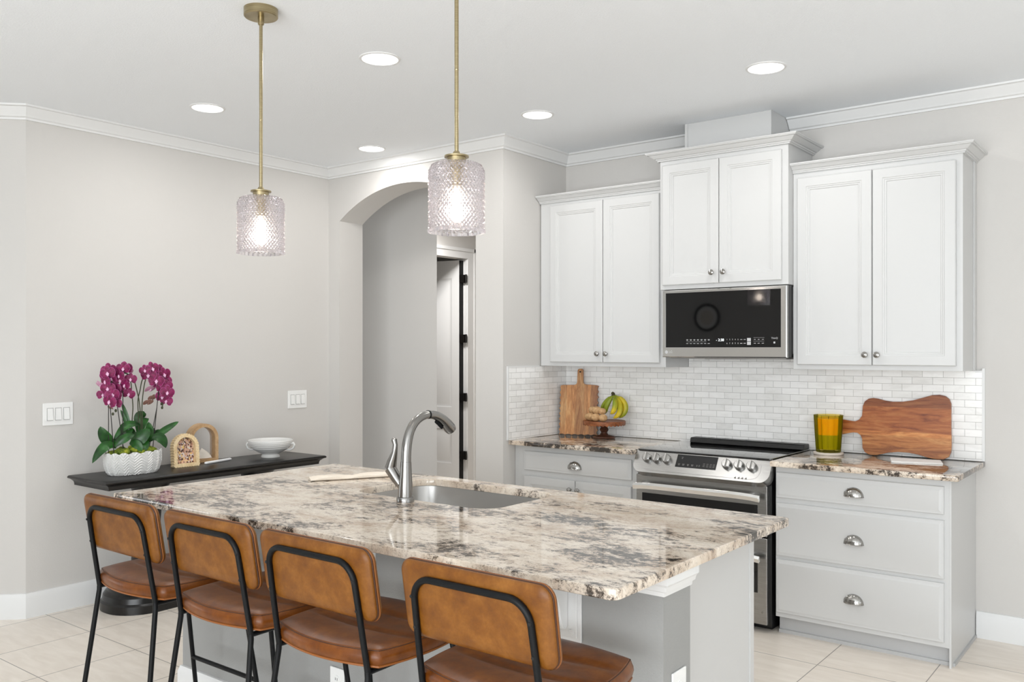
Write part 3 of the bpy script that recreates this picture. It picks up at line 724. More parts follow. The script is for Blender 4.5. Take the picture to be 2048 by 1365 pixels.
# ------------------------------------------------------------------ island
isl = thing('kitchen_island', 'white and grey kitchen island base under the granite top', 'kitchen island', (-2.28, 2.5, 0))
IZ = GB-0.001
obj('knee_wall', MB().box(-3.435, -1.130, 2.130, 2.290, 0, IZ), M['island_wall'], isl)
ib = MB().box(-3.40, -1.222, 2.290, 2.930, 0.09, 0.66).box(-3.40, -1.222, 2.29, 2.40, 0.66, IZ).box(-3.40, -2.80, 2.40, 2.93, 0.66, IZ).box(-1.94, -1.222, 2.40, 2.93, 0.66, IZ).box(-3.40, -1.222, 2.285, 2.86, 0, 0.09)
obj('cabinet_body', ib, M['cab'], isl)
obj('end_panel', MB().box(-1.222, -1.210, 2.290, 2.935, 0, IZ).box(-1.210, -1.206, 2.905, 2.935, 0, IZ), M['cab'], isl)
TP = [(0, 0.826), (0.006, 0.826), (0.008, 0.838), (0.016, 0.842), (0.020, 0.856), (0.028, 0.864), (0.028, IZ), (0, IZ)]
obj('top_trim', sweep(MB(), [(-3.435, 2.29), (-3.435, 2.13), (-1.130, 2.13), (-1.130, 2.29)], TP, 1), M['trim'], isl, sharp=25)
obj('baseboard', sweep(MB(), [(-3.435, 2.29), (-3.435, 2.13), (-1.130, 2.13), (-1.130, 2.29)], BP, 1), M['trim'], isl, sharp=25)
HOLE = (-2.735, -2.005, 2.455, 2.905, 0.09)
it = obj('island_countertop', slab_top(-3.448, -1.0956, 1.8256, 2.9872, GB, GT, (0.028, 0.022, 0.012, 0.012), HOLE), M['granite'])
tag(it, 'large speckled cream and dark granite slab on the kitchen island', 'countertop')
# sink
sk = thing('kitchen_sink', 'stainless steel undermount sink in the island', 'sink', (-2.37, 2.68, 0.70))
sb_ = MB()
def sring(o, z, k=0): return [(x, y, z) for x, y in rrect(HOLE[0]-o, HOLE[1]+o, HOLE[2]-o, HOLE[3]+o, max(HOLE[4]+o, 0.03), 8)]
sb_.rings([sring(0.025, GB-0.0005), sring(0.006, GB-0.0005), sring(0.004, GB-0.006), sring(-0.004, 0.72), sring(-0.02, 0.694), sring(-0.06, 0.688)], True, False, True)
obj('bowl', sb_, M['sink'], sk)
obj('drain', MB().lathe([(0.045, 0.6885), (0.043, 0.690), (0.03, 0.6895), (0.001, 0.6892)], (-2.37, 2.70, 0), 24), M['polished'], sk)
# faucet
fc = thing('faucet', 'brushed nickel pull-down faucet behind the island sink', 'faucet', (-2.372, 2.405, GT))
fx, fy = -2.372, 2.405
obj('base_ring', MB().lathe([(0.034, 0.914), (0.034, 0.930), (0.032, 0.933)], (fx, fy, 0), 28), M['nickel'], fc)
def bez(p0, p1, p2, p3, n):
    o = []
    for i in range(n+1):
        t_ = i/n; a = (1-t_)**3; b = 3*(1-t_)**2*t_; c = 3*(1-t_)*t_*t_; d = t_**3
        o.append(tuple(a*p0[k]+b*p1[k]+c*p2[k]+d*p3[k] for k in range(3)))
    return o
body = [(fx, fy, 0.933), (fx, fy+0.001, 0.97), (fx, fy+0.002, 1.01), (fx, fy+0.003, 1.065)]
obj('faucet_body', MB().tube(body, [0.029, 0.027, 0.0235, 0.0205], 24), M['nickel'], fc)
sp = [(fx, fy+0.003, 1.066)]+bez((fx, fy+0.003, 1.068), (fx, fy+0.004, 1.185), (fx, fy+0.045, 1.232), (fx, fy+0.125, 1.238), 18)
obj('spout', MB().tube(sp, [0.0200]*1+[0.0198-0.004*i/18 for i in range(19)], 20), M['nickel'], fc)
obj('spout_ring', MB().tube([(fx, fy+0.1235, 1.238), (fx, fy+0.1295, 1.238)], 0.0172, 20), M['black'], fc)
sh = bez((fx, fy+0.130, 1.2378), (fx, fy+0.19, 1.236), (fx, fy+0.225, 1.205), (fx, fy+0.262, 1.168), 12)
sho = obj('spray_head', MB().tube(sh, [0.0165, 0.0168, 0.0172, 0.018, 0.0188, 0.0196, 0.0205, 0.0214, 0.0224, 0.0234, 0.0242, 0.0246, 0.022], 20), M['nickel'], fc)
obj('spray_button', MB().tube([(fx, fy+0.17, 1.208), (fx, fy+0.19, 1.196), (fx, fy+0.207, 1.180)], [0.006, 0.008, 0.006], 10), M['black'], sho)
# lever on the left side of the body
hb = MB()
hb.tube([(fx-0.010, fy, 0.958), (fx-0.045, fy-0.004, 1.000), (fx-0.072, fy-0.008, 1.035)], [0.012, 0.021, 0.0235], 18)
obj('handle_hub', hb, M['nickel'], fc)
obj('lever', MB().tube([(fx-0.072, fy-0.008, 1.036), (fx-0.064, fy-0.008, 1.062), (fx-0.050, fy-0.008, 1.10), (fx-0.046, fy-0.008, 1.128), (fx-0.052, fy-0.008, 1.146), (fx-0.058, fy-0.008, 1.152)], [0.023, 0.019, 0.0115, 0.0095, 0.0115, 0.006], 16), M['nickel'], fc)
# corbels under the island overhang
def corbel(x, label):
    c_ = thing('corbel', label, 'bracket', (x, 2.13, 0.66), 'corbels under the island overhang')
    pl = MB().box(x-0.062, x+0.062, 2.122, 2.1295, 0.648, 0.8255)
    obj('back_plate', pl, M['trim'], c_, bevel=0.002)
    obj('raised_plate', MB().box(x-0.050, x+0.050, 2.116, 2.122, 0.660, 0.8255), M['trim'], c_, bevel=0.002)
    br_ = [(2.116, 0.690), (2.104, 0.684), (2.092, 0.690), (2.082, 0.706), (2.074, 0.735), (2.066, 0.772), (2.050, 0.806), (2.02, 0.830), (1.98, 0.846), (1.94, 0.852), (1.93, 0.860), (1.93, 0.884), (2.100, 0.884), (2.100, 0.825), (2.116, 0.825)]
    m_ = MB(); m_.prism(br_, lambda u_, v_, d: (x+d, u_, v_), -0.022, 0.022)
    obj('bracket', m_, M['trim'], c_, bevel=0.004)
    for s_ in (-0.034, 0.034):
        obj('rosette', MB().lathe([(0.009, 0), (0.008, 0.003), (0.001, 0.004)], (x+s_, 2.116, 0.677), 12, axis='y'), M['trim'], c_)
    return c_
corbel(-1.452, 'white corbel bracket under the island top beside the nearest stool')
corbel(-2.303, 'white corbel bracket under the island top between the two middle stools')
# folded cloth on the island
def towel(name, label, pts, width, th, mat, cat):
    """soft folded strip between two ground points"""
    p, q = Vector(pts[0]), Vector(pts[1]); d = (q-p); L = d.length; d.normalize(); n = Vector((-d.y, d.x, 0)); mb = MB(); R = []
    for i in range(25):
        f = i/24; c_ = p+d*L*f; wv = width*(1+0.06*math.sin(f*7)); ring = []
        hh = th*(0.82+0.18*math.sin(f*9+1)) * (0.55+0.45*min(1, min(f, 1-f)*10))
        for k in range(20):
            a = 2*PI*k/20; ex = math.copysign(abs(math.cos(a))**0.5, math.cos(a)); ez = math.copysign(abs(math.sin(a))**0.6, math.sin(a))
            z = p.z+0.0005+hh/2+ez*hh/2+(0.003*math.sin(f*20+ex*3) if ez > 0 else 0)
            ring.append((c_.x+n.x*ex*wv/2, c_.y+n.y*ex*wv/2, z))
        R.append(ring)
    mb.rings(R)
    o = obj(name, mb, mat); return tag(o, label, cat)
towel('folded_towel', 'cream cloth folded into a narrow roll on the island left of the faucet', ((-3.085, 2.53, GT), (-2.875, 2.90, GT)), 0.075, 0.02, M['towel'], 'towel')

# ------------------------------------------------------------------ bar stools
def build_stool():
    st = thing('bar_stool', 'x', 'bar stool', (0, 0, 0), 'leather bar stools along the island')
    def yb(z): return 0.0395+(0.645-z)*0.165
    def bf(u_, v_, d): return (u_, yb(v_)+d, v_)
    z0, z1, hwid = 0.784, 0.980, 0.228
    def ring(ins, d):
        return [bf(x+0.0, z, d) for x, z in rrect(-hwid+ins, hwid-ins, z0+ins, z1-ins, 0, 6, [max(0.034-ins, 0.004)]*4)]
    b = MB(); b.rings([ring(0.030, -0.001), ring(0.014, 0.001), ring(0.004, 0.006), ring(0.0, 0.011), ring(0.001, 0.014), ring(0.004, 0.016), ring(0.0, 0.018), ring(-0.001, 0.023), ring(0.0, 0.028), ring(0.005, 0.034), ring(0.020, 0.040), ring(0.05, 0.042)])
    bo = obj('backrest', b, M['leather'], st, sharp=60, local=True)
    pr_ = [bf(x, z, 0.016) for x, z in rrect(-hwid+0.0015, hwid-0.0015, z0+0.0015, z1-0.0015, 0, 6, [0.033]*4)]
    obj('backrest_piping', MB().tube(pr_, 0.0030, 8, closed=True), M['piping'], bo, local=True)
    pr_ = [bf(x, z, 0.0215) for x, z in rrect(-hwid+0.0, hwid-0.0, z0+0.0, z1-0.0, 0, 6, [0.034]*4)]
    obj('backrest_welt', MB().tube(pr_, 0.0022, 8, closed=True), M['welt'], bo, local=True)
    # seat
    N = 28; hs, ys0, ys1, zt = 0.220, 0.036, 0.400, 0.716
    def sxy(s, t):
        k = 0.42
        X = s*math.sqrt(1-k*t*t/2)*1.02; T = t*math.sqrt(1-k*s*s/2)*1.02
        wfac = 1.0-0.02*(T)                                   # a little wider at the front
        y = (ys0+ys1)/2+T*(ys1-ys0)/2
        if T < 0: y -= 0.020*(1-s*s)*(-T)                    # bowed rear edge
        return X*hs*wfac, y, T
    verts = []
    for i in range(N+1):
        for j in range(N+1):
            s, t_ = -1+2*i/N, -1+2*j/N
            x, y, T = sxy(s, t_); e = max(abs(s), abs(t_))
            z = zt-0.007*e**10-0.003*e**2
            z += 0.016*max(0, T)**2*0.4
            for ysm in (-0.30, 0.36): z -= 0.006*math.exp(-((T-ysm-0.08*s*s)/0.05)**2)*(1-e**10)
            z -= 0.010*math.exp(-((T+0.05)/0.6)**2)*(1-s*s)
            verts.append((x, y, z))
    faces = [(i*(N+1)+j, (i+1)*(N+1)+j, (i+1)*(N+1)+j+1, i*(N+1)+j+1) for i in range(N) for j in range(N)]
    sm = MB(); sm.add(verts, faces)
    loop = [(i, 0) for i in range(N)]+[(N, j) for j in range(N)]+[(N-i, N) for i in range(N)]+[(0, N-j) for j in range(N)]
    edge = [verts[i*(N+1)+j] for i, j in loop]; cy = (ys0+ys1)/2
    def er(o, z, drop=None):
        return [(x+o*x/hs, y+o*(y-cy)/((ys1-ys0)/2), (pz-drop) if drop is not None else z) for x, y, pz in edge]
    zb = 0.655
    sm.rings([edge, er(0.004, 0, 0.005), er(0.009, zb+0.036), er(0.010, zb+0.026), er(0.007, zb+0.012), er(0.002, zb+0.005), er(-0.012, zb)], True, False, True)
    so = obj('seat', sm, M['leather_seat'], st, sharp=60, local=True)
    obj('seat_piping', MB().tube(er(0.0030, 0, 0.003), 0.0014, 6, closed=True), M['piping'], so, local=True)
    obj('seat_welt', MB().tube(er(0.005, zb+0.007), 0.0035, 8, closed=True), M['welt'], so, local=True)
    # metal
    r = 0.0085; tb = lambda z: yb(z)-r*0.9
    pts = [(-0.184, tb(0.645), 0.645), (-0.180, tb(0.80), 0.80)]
    zt2, rc = 0.941, 0.058
    for k in range(9):
        a = PI-PI/2*k/8; z = zt2-rc+rc*math.sin(a); pts.append((-0.177+rc+rc*math.cos(a), tb(z), z))
    pts += [(-x, y, z) for x, y, z in pts[::-1]]
    obj('back_frame', MB().tube(pts, r, 12), M['black'], st, local=True)
    for s in (-1, 1):
        obj('leg', MB().tube([(s*0.184, tb(0.652), 0.648), (s*0.185, tb(0.645)-0.001, 0.634), (s*0.232, -0.048, 0.0)], r, 12), M['black'], st, local=True)
        obj('leg', MB().tube([(s*0.182, 0.364, 0.650), (s*0.220, 0.456, 0.0)], r, 12), M['black'], st, local=True)
    sf = MB()
    sf.tube([(-0.184, tb(0.645), 0.647), (-0.182, 0.364, 0.650)], r*0.9, 10); sf.tube([(0.184, tb(0.645), 0.647), (0.182, 0.364, 0.650)], r*0.9, 10)
    sf.tube([(-0.182, 0.364, 0.650), (0.182, 0.364, 0.650)], r*0.9, 10)
    obj('seat_frame', sf, M['black'], st, local=True)
    obj('footrest', MB().tube([(-0.2035, 0.416, 0.283), (0.2035, 0.416, 0.283)], r, 10), M['black'], st, local=True)
    for s in (-1, 1):
        for z in (0.815, 0.893):
            obj('screw', MB().lathe([(0.0045, 0), (0.004, 0.0018), (0.001, 0.002)], (s*0.179, tb(z)-r+0.0005, z), 10, axis='y'), M['void'], st, local=True)
    return st
stool = build_stool()
STOOLS = [(-2.9125, 'brown leather bar stool at the far left end of the island, farthest from the viewer'),
          (-2.392, 'brown leather bar stool second from the left end of the island'),
          (-1.891, 'brown leather bar stool second from the right, its right corner near a corbel'),
          (-1.3234, 'brown leather bar stool nearest the viewer, at the right end of the island')]
for i, (x, lab) in enumerate(STOOLS):
    o = stool if i == 0 else copy_tree(stool)
    o.location = (x, 1.56, 0); o['label'] = lab

# ------------------------------------------------------------------ ceiling lights and pendants
lights = [(-2.976, 2.851, 'recessed ceiling light between the two pendant rods'),
          (-1.612, 4.069, 'recessed ceiling light in front of the tall cabinet, rightmost one'),
          (-4.341, 2.843, 'recessed ceiling light nearest the left wall, left of the far pendant'),
          (-2.970, 4.081, 'recessed ceiling light in front of the left wall cabinet, right of the near pendant rod'),
          (-4.350, 4.090, 'recessed ceiling light in the far corner above the arch')]
for i, (x, y, lab) in enumerate(lights):
    if i == 0:
        L0 = thing('recessed_light', lab, 'ceiling light', (x, y, CZ), 'recessed ceiling lights')
        tr_ = MB().lathe([(0.096, 0), (0.094, -0.004), (0.084, -0.006), (0.082, -0.002)], (x, y, CZ), 40, cap0=False, cap1=False)
        obj('trim_ring', tr_, M['trim'], L0)
        obj('lens', MB().lathe([(0.083, -0.0025), (0.04, -0.0045), (0.001, -0.005)], (x, y, CZ), 40, cap0=False), M['lens'], L0)
    else:
        o = copy_tree(L0); o.location = (x, y, CZ); o['label'] = lab
    area('downlight', (x, y, CZ-0.012), (0, 0, 0), 0.15, 0.15, 5.6, (1, 0.985, 0.965), 'DISK')

def build_pendant(x, y, lab):
    pd = thing('pendant_light', lab, 'pendant light', (x, y, CZ), 'knurled glass pendants over the island')
    obj('canopy', MB().lathe([(0.066, 0), (0.066, -0.030), (0.063, -0.033), (0.001, -0.033)], (x, y, CZ), 48), M['brass'], pd)
    obj('stem_collar', MB().lathe([(0.012, -0.033), (0.012, -0.060), (0.009, -0.064)], (x, y, CZ), 20), M['brass'], pd)
    obj('rod', MB().lathe([(0.0068, 2.132-CZ), (0.0068, 2.40-CZ), (0.0074, 2.402-CZ), (0.0068, 2.404-CZ), (0.0068, -0.06)], (x, y, CZ), 16), M['brass'], pd, sharp=8)
    obj('cap', MB().lathe([(0.031, 2.096), (0.031, 2.116), (0.040, 2.117), (0.040, 2.122), (0.031, 2.124), (0.014, 2.128), (0.010, 2.136)], (x, y, 0), 36), M['brass'], pd)
    # knurled shade
    zb_, zt_ = 1.872, 2.100; prof = []
    nz = 66
    for k in range(nz+1):
        f = k/nz; z = zb_+(zt_-zb_)*f
        r = 0.0895
        dz = zt_-z
        if dz < 0.035: r = 0.0895-0.035+math.sqrt(max(0.035**2-(0.035-dz)**2, 0))
        prof.append((r, z))
    prof.append((0.045, zt_+0.0005)); prof.append((0.030, zt_+0.0005))
    nth = 168; nd = 42
    def tri(a): a = a % 1.0; return 1-abs(2*a-1)
    outer = []
    for r, z in prof:
        ring = []
        for i in range(nth):
            a = i/nth; h = (z-zb_)/(2*PI*0.0895)*nd
            d = tri(a*nd+h*0.8)*tri(a*nd-h*0.8)
            if z < zb_+0.012: d = tri(a*nd/1.5)*0.9
            rr = r+0.0075*(d-0.35)*min(1, r/0.08)
            ring.append((x+rr*math.cos(2*PI*a), y+rr*math.sin(2*PI*a), z))
        outer.append(ring)
    inner = [[(x+(r-0.0065)*math.cos(2*PI*i/nth), y+(r-0.0065)*math.sin(2*PI*i/nth), max(z-0.004 if k > nz-8 else z, zb_)) for i in range(nth)] for k, (r, z) in enumerate(prof)]
    sm = MB(); sm.rings(inner[::-1]+outer+[inner[-1]], True, False, False)
    obj('glass_shade', sm, M['knurl'], pd, sharp=20)
    obj('socket', MB().lathe([(0.016, 2.022), (0.020, 2.027), (0.020, 2.095)], (x, y, 0), 20), M['brass'], pd)
    obj('bulb', MB().lathe([(0.001, 1.966), (0.011, 1.969), (0.020, 1.977), (0.0235, 1.990), (0.020, 2.003), (0.013, 2.013), (0.012, 2.022)], (x, y, 0), 24), M['bulb'], pd)
    return pd
pA = build_pendant(-2.918, 2.150, 'brass pendant with knurled glass shade, farther one at the left, canopy in view')
pB = copy_tree(pA); pB.location = (-1.889, 2.150, CZ); pB['label'] = 'brass pendant with knurled glass shade, nearer one in front of the arch'
for x in (-2.918, -1.889):
    l = bpy.data.lights.new('pendant_bulb', 'POINT'); l.energy = 0.7; l.color = (1, 0.88, 0.72); l.shadow_soft_size = 0.03
    o = bpy.data.objects.new('pendant_bulb', l); COL.objects.link(o); o.location = (x, 2.15, 1.94)

# ------------------------------------------------------------------ console table
ct = thing('console_table', 'narrow black console table against the left wall', 'table', (-4.87, 3.17, 0))
cz = 0.775
tp = [(0.0, cz), (0.006, cz-0.003), (0.010, cz-0.009), (0.007, cz-0.015), (-0.006, cz-0.020), (-0.022, cz-0.034), (-0.026, cz-0.046), (-0.026, cz-0.056), (-0.06, cz-0.056)]
x0, x1, y0, y1 = -5.075, -4.655, 2.43, 3.945
tm = MB(); rr = []
for o_, z in tp: rr.append([(x0-o_ if 0 else x0-max(o_, -1), 0, 0)])
tm = MB()
def cring(o_, z): return [(x0-o_*0.3, y0-o_, z), (x1+o_, y0-o_, z), (x1+o_, y1+o_, z), (x0-o_*0.3, y1+o_, z)]
tm.rings([cring(o_, z) for o_, z in tp], True, True, True, False)
obj('table_top', tm, M['console'], ct)
def pl_ring(o_, z):
    return [(x, y, z) for x, y in rrect(-5.085-o_*0.0+0, -4.655+o_, 2.535-o_, 3.815+o_, 0, 12, [0.20+o_, 0.20+o_, 0.20, 0.20])]
obj('plinth', MB().rings([pl_ring(0.0, 0), pl_ring(0.0, 0.045), pl_ring(-0.006, 0.052), pl_ring(-0.012, 0.056), pl_ring(-0.018, 0.085), pl_ring(-0.03, 0.098), pl_ring(-0.042, 0.104), pl_ring(-0.05, 0.125), pl_ring(-0.07, 0.140), pl_ring(-0.085, 0.160), pl_ring(-0.10, 0.165)], True), M['console'], ct, sharp=28)
for y in (2.80, 3.55):
    obj('pedestal', MB().lathe([(0.13, 0.16), (0.125, 0.185), (0.09, 0.20), (0.085, 0.24), (0.10, 0.26), (0.10, 0.275), (0.062, 0.30), (0.055, 0.40), (0.068, 0.56), (0.062, 0.60), (0.09, 0.64), (0.10, 0.68), (0.13, 0.72)], (-4.865, y, 0), 28), M['console'], ct)

# ------------------------------------------------------------------ orchid
PX, PY = -4.868, 2.700
orc = thing('potted_orchid', 'purple orchid arrangement in a white ribbed oval pot on the console', 'plant', (PX, PY, cz))
pot = MB(); NP = 320; R = []
for k in range(49):
    f = k/48; z = cz+0.001+0.125*f; grow = 0.88+0.14*math.sin(min(f*1.5, 1)*PI/2)*1.0
    if f < 0.12: grow -= 0.05*(1-f/0.12)
    ring = []
    for i in range(NP):
        a = 2*PI*i/NP; lobe = abs(math.cos(a*8+PI/2))
        rs = 1+0.02*(lobe-0.5)
        ch = 0.0045*(1 if ((z-cz)*62-abs(((a*8/PI) % 1)-0.5)*3.4) % 1 > 0.5 else 0)
        zz = z+(0.012*(lobe-0.5)*max(0, (f-0.9)/0.1))
        cxr = (0.088*grow*rs+ch)*math.copysign(abs(math.cos(a))**0.85, math.cos(a)); cyr = (0.160*grow*rs+ch)*math.copysign(abs(math.sin(a))**0.85, math.sin(a))
        ring.append((PX+cxr, PY+cyr, zz))
    R.append(ring)
pot.rings(R, True, True, False)
Rin = [[(PX+(p[0]-PX)*0.95, PY+(p[1]-PY)*0.965, p[2]) for p in R[-1]], [(PX+(p[0]-PX)*0.93, PY+(p[1]-PY)*0.95, cz+0.09) for p in R[-1]]]
pot.rings([R[-1]]+Rin, True, False, True)
obj('pot', pot, M['ceramic'], orc, sharp=50)
ms = MB()
for k in range(110):
    a = rnd.uniform(0, 2*PI); q = math.sqrt(rnd.random())*0.9; s_ = rnd.uniform(0.012, 0.024)
    ms.sphere((PX+0.082*q*math.cos(a), PY+0.150*q*math.sin(a), cz+0.118+0.022*(1-q*q)+rnd.uniform(-0.004, 0.010)), s_, s_, s_*0.75, 8, 6)
mo = obj('moss', ms, M['moss'], orc); mo['kind'] = 'stuff'
def leaf_mesh(p0, p1, p2, width, nrm=(1, -0.4, 0.25), fold=0.25):
    mb = MB(); nrm = Vector(nrm).normalized(); R = []
    p0, p1, p2 = Vector(p0), Vector(p1), Vector(p2)
    for i in range(15):
        t_ = i/14; c = (1-t_)**2*p0+2*t_*(1-t_)*p1+t_*t_*p2; d = (2*(1-t_)*(p1-p0)+2*t_*(p2-p1)).normalized()
        sd = d.cross(nrm).normalized(); up = sd.cross(d).normalized()
        wd = width*(math.sin(PI*min(1, (t_*0.9+0.10)))**0.6)*(0.55+0.45*min(1, t_*2.2))/1.0
        if i == 14: wd = 0.001
        R.append([c+sd*wd*s_+up*(abs(s_)*fold*wd-0.0) for s_ in (-1, -0.5, 0, 0.5, 1)]+[c+sd*wd*s_+up*(abs(s_)*fold*wd-0.0022) for s_ in (1, 0.5, 0, -0.5, -1)])
    return mb.rings(R)
leaves = [((2.590, 0.935), (2.520, 0.995), (2.447, 0.861), 0.028, 0.02), ((2.600, 0.935), (2.515, 0.985), (2.506, 1.060), 0.034, 0.0),
          ((2.795, 0.950), (2.880, 1.020), (2.974, 1.058), 0.020, 0.02), ((2.795, 0.965), (2.862, 1.005), (2.882, 0.908), 0.030, 0.03),
          ((2.585, 0.940), (2.615, 0.995), (2.680, 1.005), 0.024, 0.04), ((2.678, 0.940), (2.712, 0.985), (2.765, 1.030), 0.040, 0.05),
          ((2.779, 0.940), (2.782, 1.010), (2.772, 1.070), 0.026, 0.03), ((2.590, 0.985), (2.650, 1.095), (2.745, 1.050), 0.022, 0.0),
          ((2.700, 0.98), (2.672, 1.130), (2.658, 1.185), 0.013, -0.04), ((2.690, 0.98), (2.656, 1.110), (2.645, 1.144), 0.010, -0.03),
          ((2.745, 0.98), (2.770, 1.140), (2.800, 1.085), 0.042, -0.05), ((2.672, 0.950), (2.684, 0.965), (2.709, 0.905), 0.026, 0.06),
          ((2.728, 0.950), (2.748, 0.965), (2.728, 0.908), 0.026, 0.06), ((2.795, 0.960), (2.863, 1.02), (2.880, 0.985), 0.022, 0.0),
          ((2.590, 0.960), (2.640, 1.040), (2.730, 1.010), 0.034, -0.02), ((2.650, 0.96), (2.66, 1.05), (2.70, 1.06), 0.038, -0.03), ((2.80, 0.96), (2.83, 1.02), (2.85, 1.03), 0.03, -0.05)]
for (a, b, c, wd, dx) in leaves:
    P = [(PX+0.25*dx, a[0], a[1]), (PX+dx+0.01, b[0], b[1]), (PX+dx*1.3, c[0], c[1])]
    obj('leaf', leaf_mesh(*P, wd), M['leaf'], orc)
def flower_mesh(r):
    """phalaenopsis facing +x in local space: two wide petals, three sepals; returns (petals, rims, lip)"""
    pet, rim, lip = MB(), MB(), MB()
    def petal(ang, ln, wd, d, mbp, mbr):
        ca, sa = math.cos(ang), math.sin(ang); N = 16; pts = []
        for i in range(N):
            a = 2*PI*i/N; u_ = ln*0.5+ln*0.5*math.cos(a); v_ = wd*math.sin(a)*(0.6+0.4*min(1, u_/ln*1.6))
            pts.append((u_, v_))
        def P(u_, v_, k): return (d+k-0.25*(u_/ln)**2*ln*0.35-0.9*v_*v_/max(wd, 1e-4)*0.12, u_*ca-v_*sa, u_*sa+v_*ca)
        mid = [(u_*0.55+ln*0.22, v_*0.55) for u_, v_ in pts]; inn = [(ln*0.5+(u_-ln*0.5)*0.94, v_*0.94) for u_, v_ in pts]
        mbp.rings([[P(u_, v_, -0.0012) for u_, v_ in inn], [P(u_, v_, 0) for u_, v_ in inn], [P(u_, v_, 0.002) for u_, v_ in mid]])
        mbr.rings([[P(u_, v_, -0.0006) for u_, v_ in pts], [P(u_, v_, -0.0002) for u_, v_ in pts]])
    for ang, ln, wd, d in ((PI/2, r, r*0.36, 0), (PI/2+2.2, r*0.98, r*0.34, 0), (PI/2-2.2, r*0.98, r*0.34, 0), (0.18, r*1.02, r*0.60, 0.002), (PI-0.18, r*1.02, r*0.60, 0.002)):
        petal(ang, ln, wd, d, pet, rim)
    lip.sphere((0.004, 0, 0), r*0.16, r*0.12, r*0.16, 8, 6); lip.sphere((0.006, 0, -r*0.22), r*0.14, r*0.16, r*0.2, 8, 6)
    lip.sphere((0.006, -r*0.13, -r*0.1), r*0.06, r*0.1, r*0.08, 6, 5); lip.sphere((0.006, r*0.13, -r*0.1), r*0.06, r*0.1, r*0.08, 6, 5)
    return pet, rim, lip
FR_ = 0.040
fp, frm, flp = flower_mesh(FR_)
def flower_obj(name, mats, parent, pos, rotm, s_):
    me_parts = MB(); idx = []
    for k, mb in enumerate((fp, frm, flp)):
        n0 = len(me_parts.f); me_parts.add(mb.v, mb.f); idx += [k]*(len(me_parts.f)-n0)
    me_parts.v = [tuple(Vector(pos)+rotm @ (Vector(v)*s_)) for v in me_parts.v]
    o = obj(name, me_parts, mats, parent)
    o.data.polygons.foreach_set('material_index', idx); return o
def stem_path(pts, dx0=0, dx1=0):
    n = len(pts); P = [Vector((PX+dx0+(dx1-dx0)*i/(n-1), a, b)) for i, (a, b) in enumerate(pts)]; out = []
    for i in range(n-1):
        p_1, p0, p1, p2 = P[max(i-1, 0)], P[i], P[i+1], P[min(i+2, n-1)]
        for k in range(6):
            t_ = k/6; out.append(0.5*((2*p0)+(p1-p_1)*t_+(2*p_1-5*p0+4*p1-p2)*t_*t_+(3*p0-p_1-3*p1+p2)*t_**3))
    out.append(P[-1]); return out
stems = [([(2.745, 0.93), (2.747, 1.05), (2.735, 1.18), (2.722, 1.236), (2.70, 1.308), (2.672, 1.344), (2.63, 1.358), (2.58, 1.34), (2.54, 1.28), (2.525, 1.20)], 0.0, 0.03),
         ([(2.70, 0.93), (2.703, 1.08), (2.706, 1.16), (2.697, 1.243), (2.687, 1.314), (2.655, 1.36), (2.60, 1.375), (2.56, 1.36), (2.58, 1.27), (2.59, 1.19)], -0.02, 0.01),
         ([(2.74, 0.93), (2.738, 1.06), (2.731, 1.19), (2.742, 1.253), (2.753, 1.312), (2.775, 1.345), (2.82, 1.35), (2.86, 1.30), (2.88, 1.22), (2.872, 1.15)], -0.01, 0.02),
         ([(2.755, 0.93), (2.752, 1.06), (2.750, 1.157), (2.757, 1.234), (2.769, 1.30), (2.79, 1.36), (2.84, 1.375), (2.885, 1.33), (2.895, 1.25), (2.89, 1.18)], 0.01, 0.0)]
so_ = [obj('flower_stem', MB().tube(stem_path(p, a, b), 0.0030, 8), M['stem'], orc) for p, a, b in stems]
FLW = [(2.604, 1.387, 0), (2.586, 1.346, 0), (2.55, 1.376, 1), (2.520, 1.362, 1), (2.642, 1.385, 1), (2.62, 1.290, 0), (2.532, 1.275, 1), (2.517, 1.315, 1), (2.589, 1.229, 0), (2.526, 1.203, 1), (2.568, 1.189, 0), (2.664, 1.238, 1), (2.518, 1.240, 1), (2.578, 1.271, 0), (2.652, 1.325, 1), (2.555, 1.330, 1)]
FRW = [(2.745, 1.373, 2), (2.785, 1.383, 3), (2.773, 1.346, 2), (2.818, 1.338, 2), (2.84, 1.378, 3), (2.811, 1.311, 2), (2.872, 1.346, 3), (2.883, 1.278, 2), (2.894, 1.308, 3), (2.877, 1.240, 2), (2.868, 1.214, 2), (2.89, 1.188, 3), (2.84, 1.300, 2), (2.855, 1.328, 3)]
fm_ = [M['petal'], M['petal_edge'], M['lip']]
pm_ = [M['petal_pale'], M['petal_pale'], M['lip']]; wm_ = [M['petal_wilt'], M['petal_wilt'], M['petal_wilt']]
FLW += [(2.535, 1.345, 0), (2.60, 1.318, 1), (2.545, 1.240, 0), (2.605, 1.265, 1), (2.57, 1.36, 0)]
FRW += [(2.80, 1.360, 2), (2.85, 1.355, 3), (2.862, 1.265, 3), (2.885, 1.30, 2)]
for i, (y, z, k) in enumerate(FLW+FRW):
    az = -0.62+rnd.uniform(-0.55, 0.55); side = (y-PY)*2.2
    rm = Matrix.Rotation(az+side*0.6, 3, 'Z') @ Matrix.Rotation(rnd.uniform(-0.15, 0.25), 3, 'Y') @ Matrix.Rotation(rnd.uniform(-0.3, 0.3), 3, 'X')
    s_ = rnd.uniform(0.85, 1.12) if z > 1.2 else rnd.uniform(0.75, 0.95)
    flower_obj('flower', fm_, so_[k], (PX+0.03+rnd.uniform(-0.03, 0.035), y, z), rm, s_)
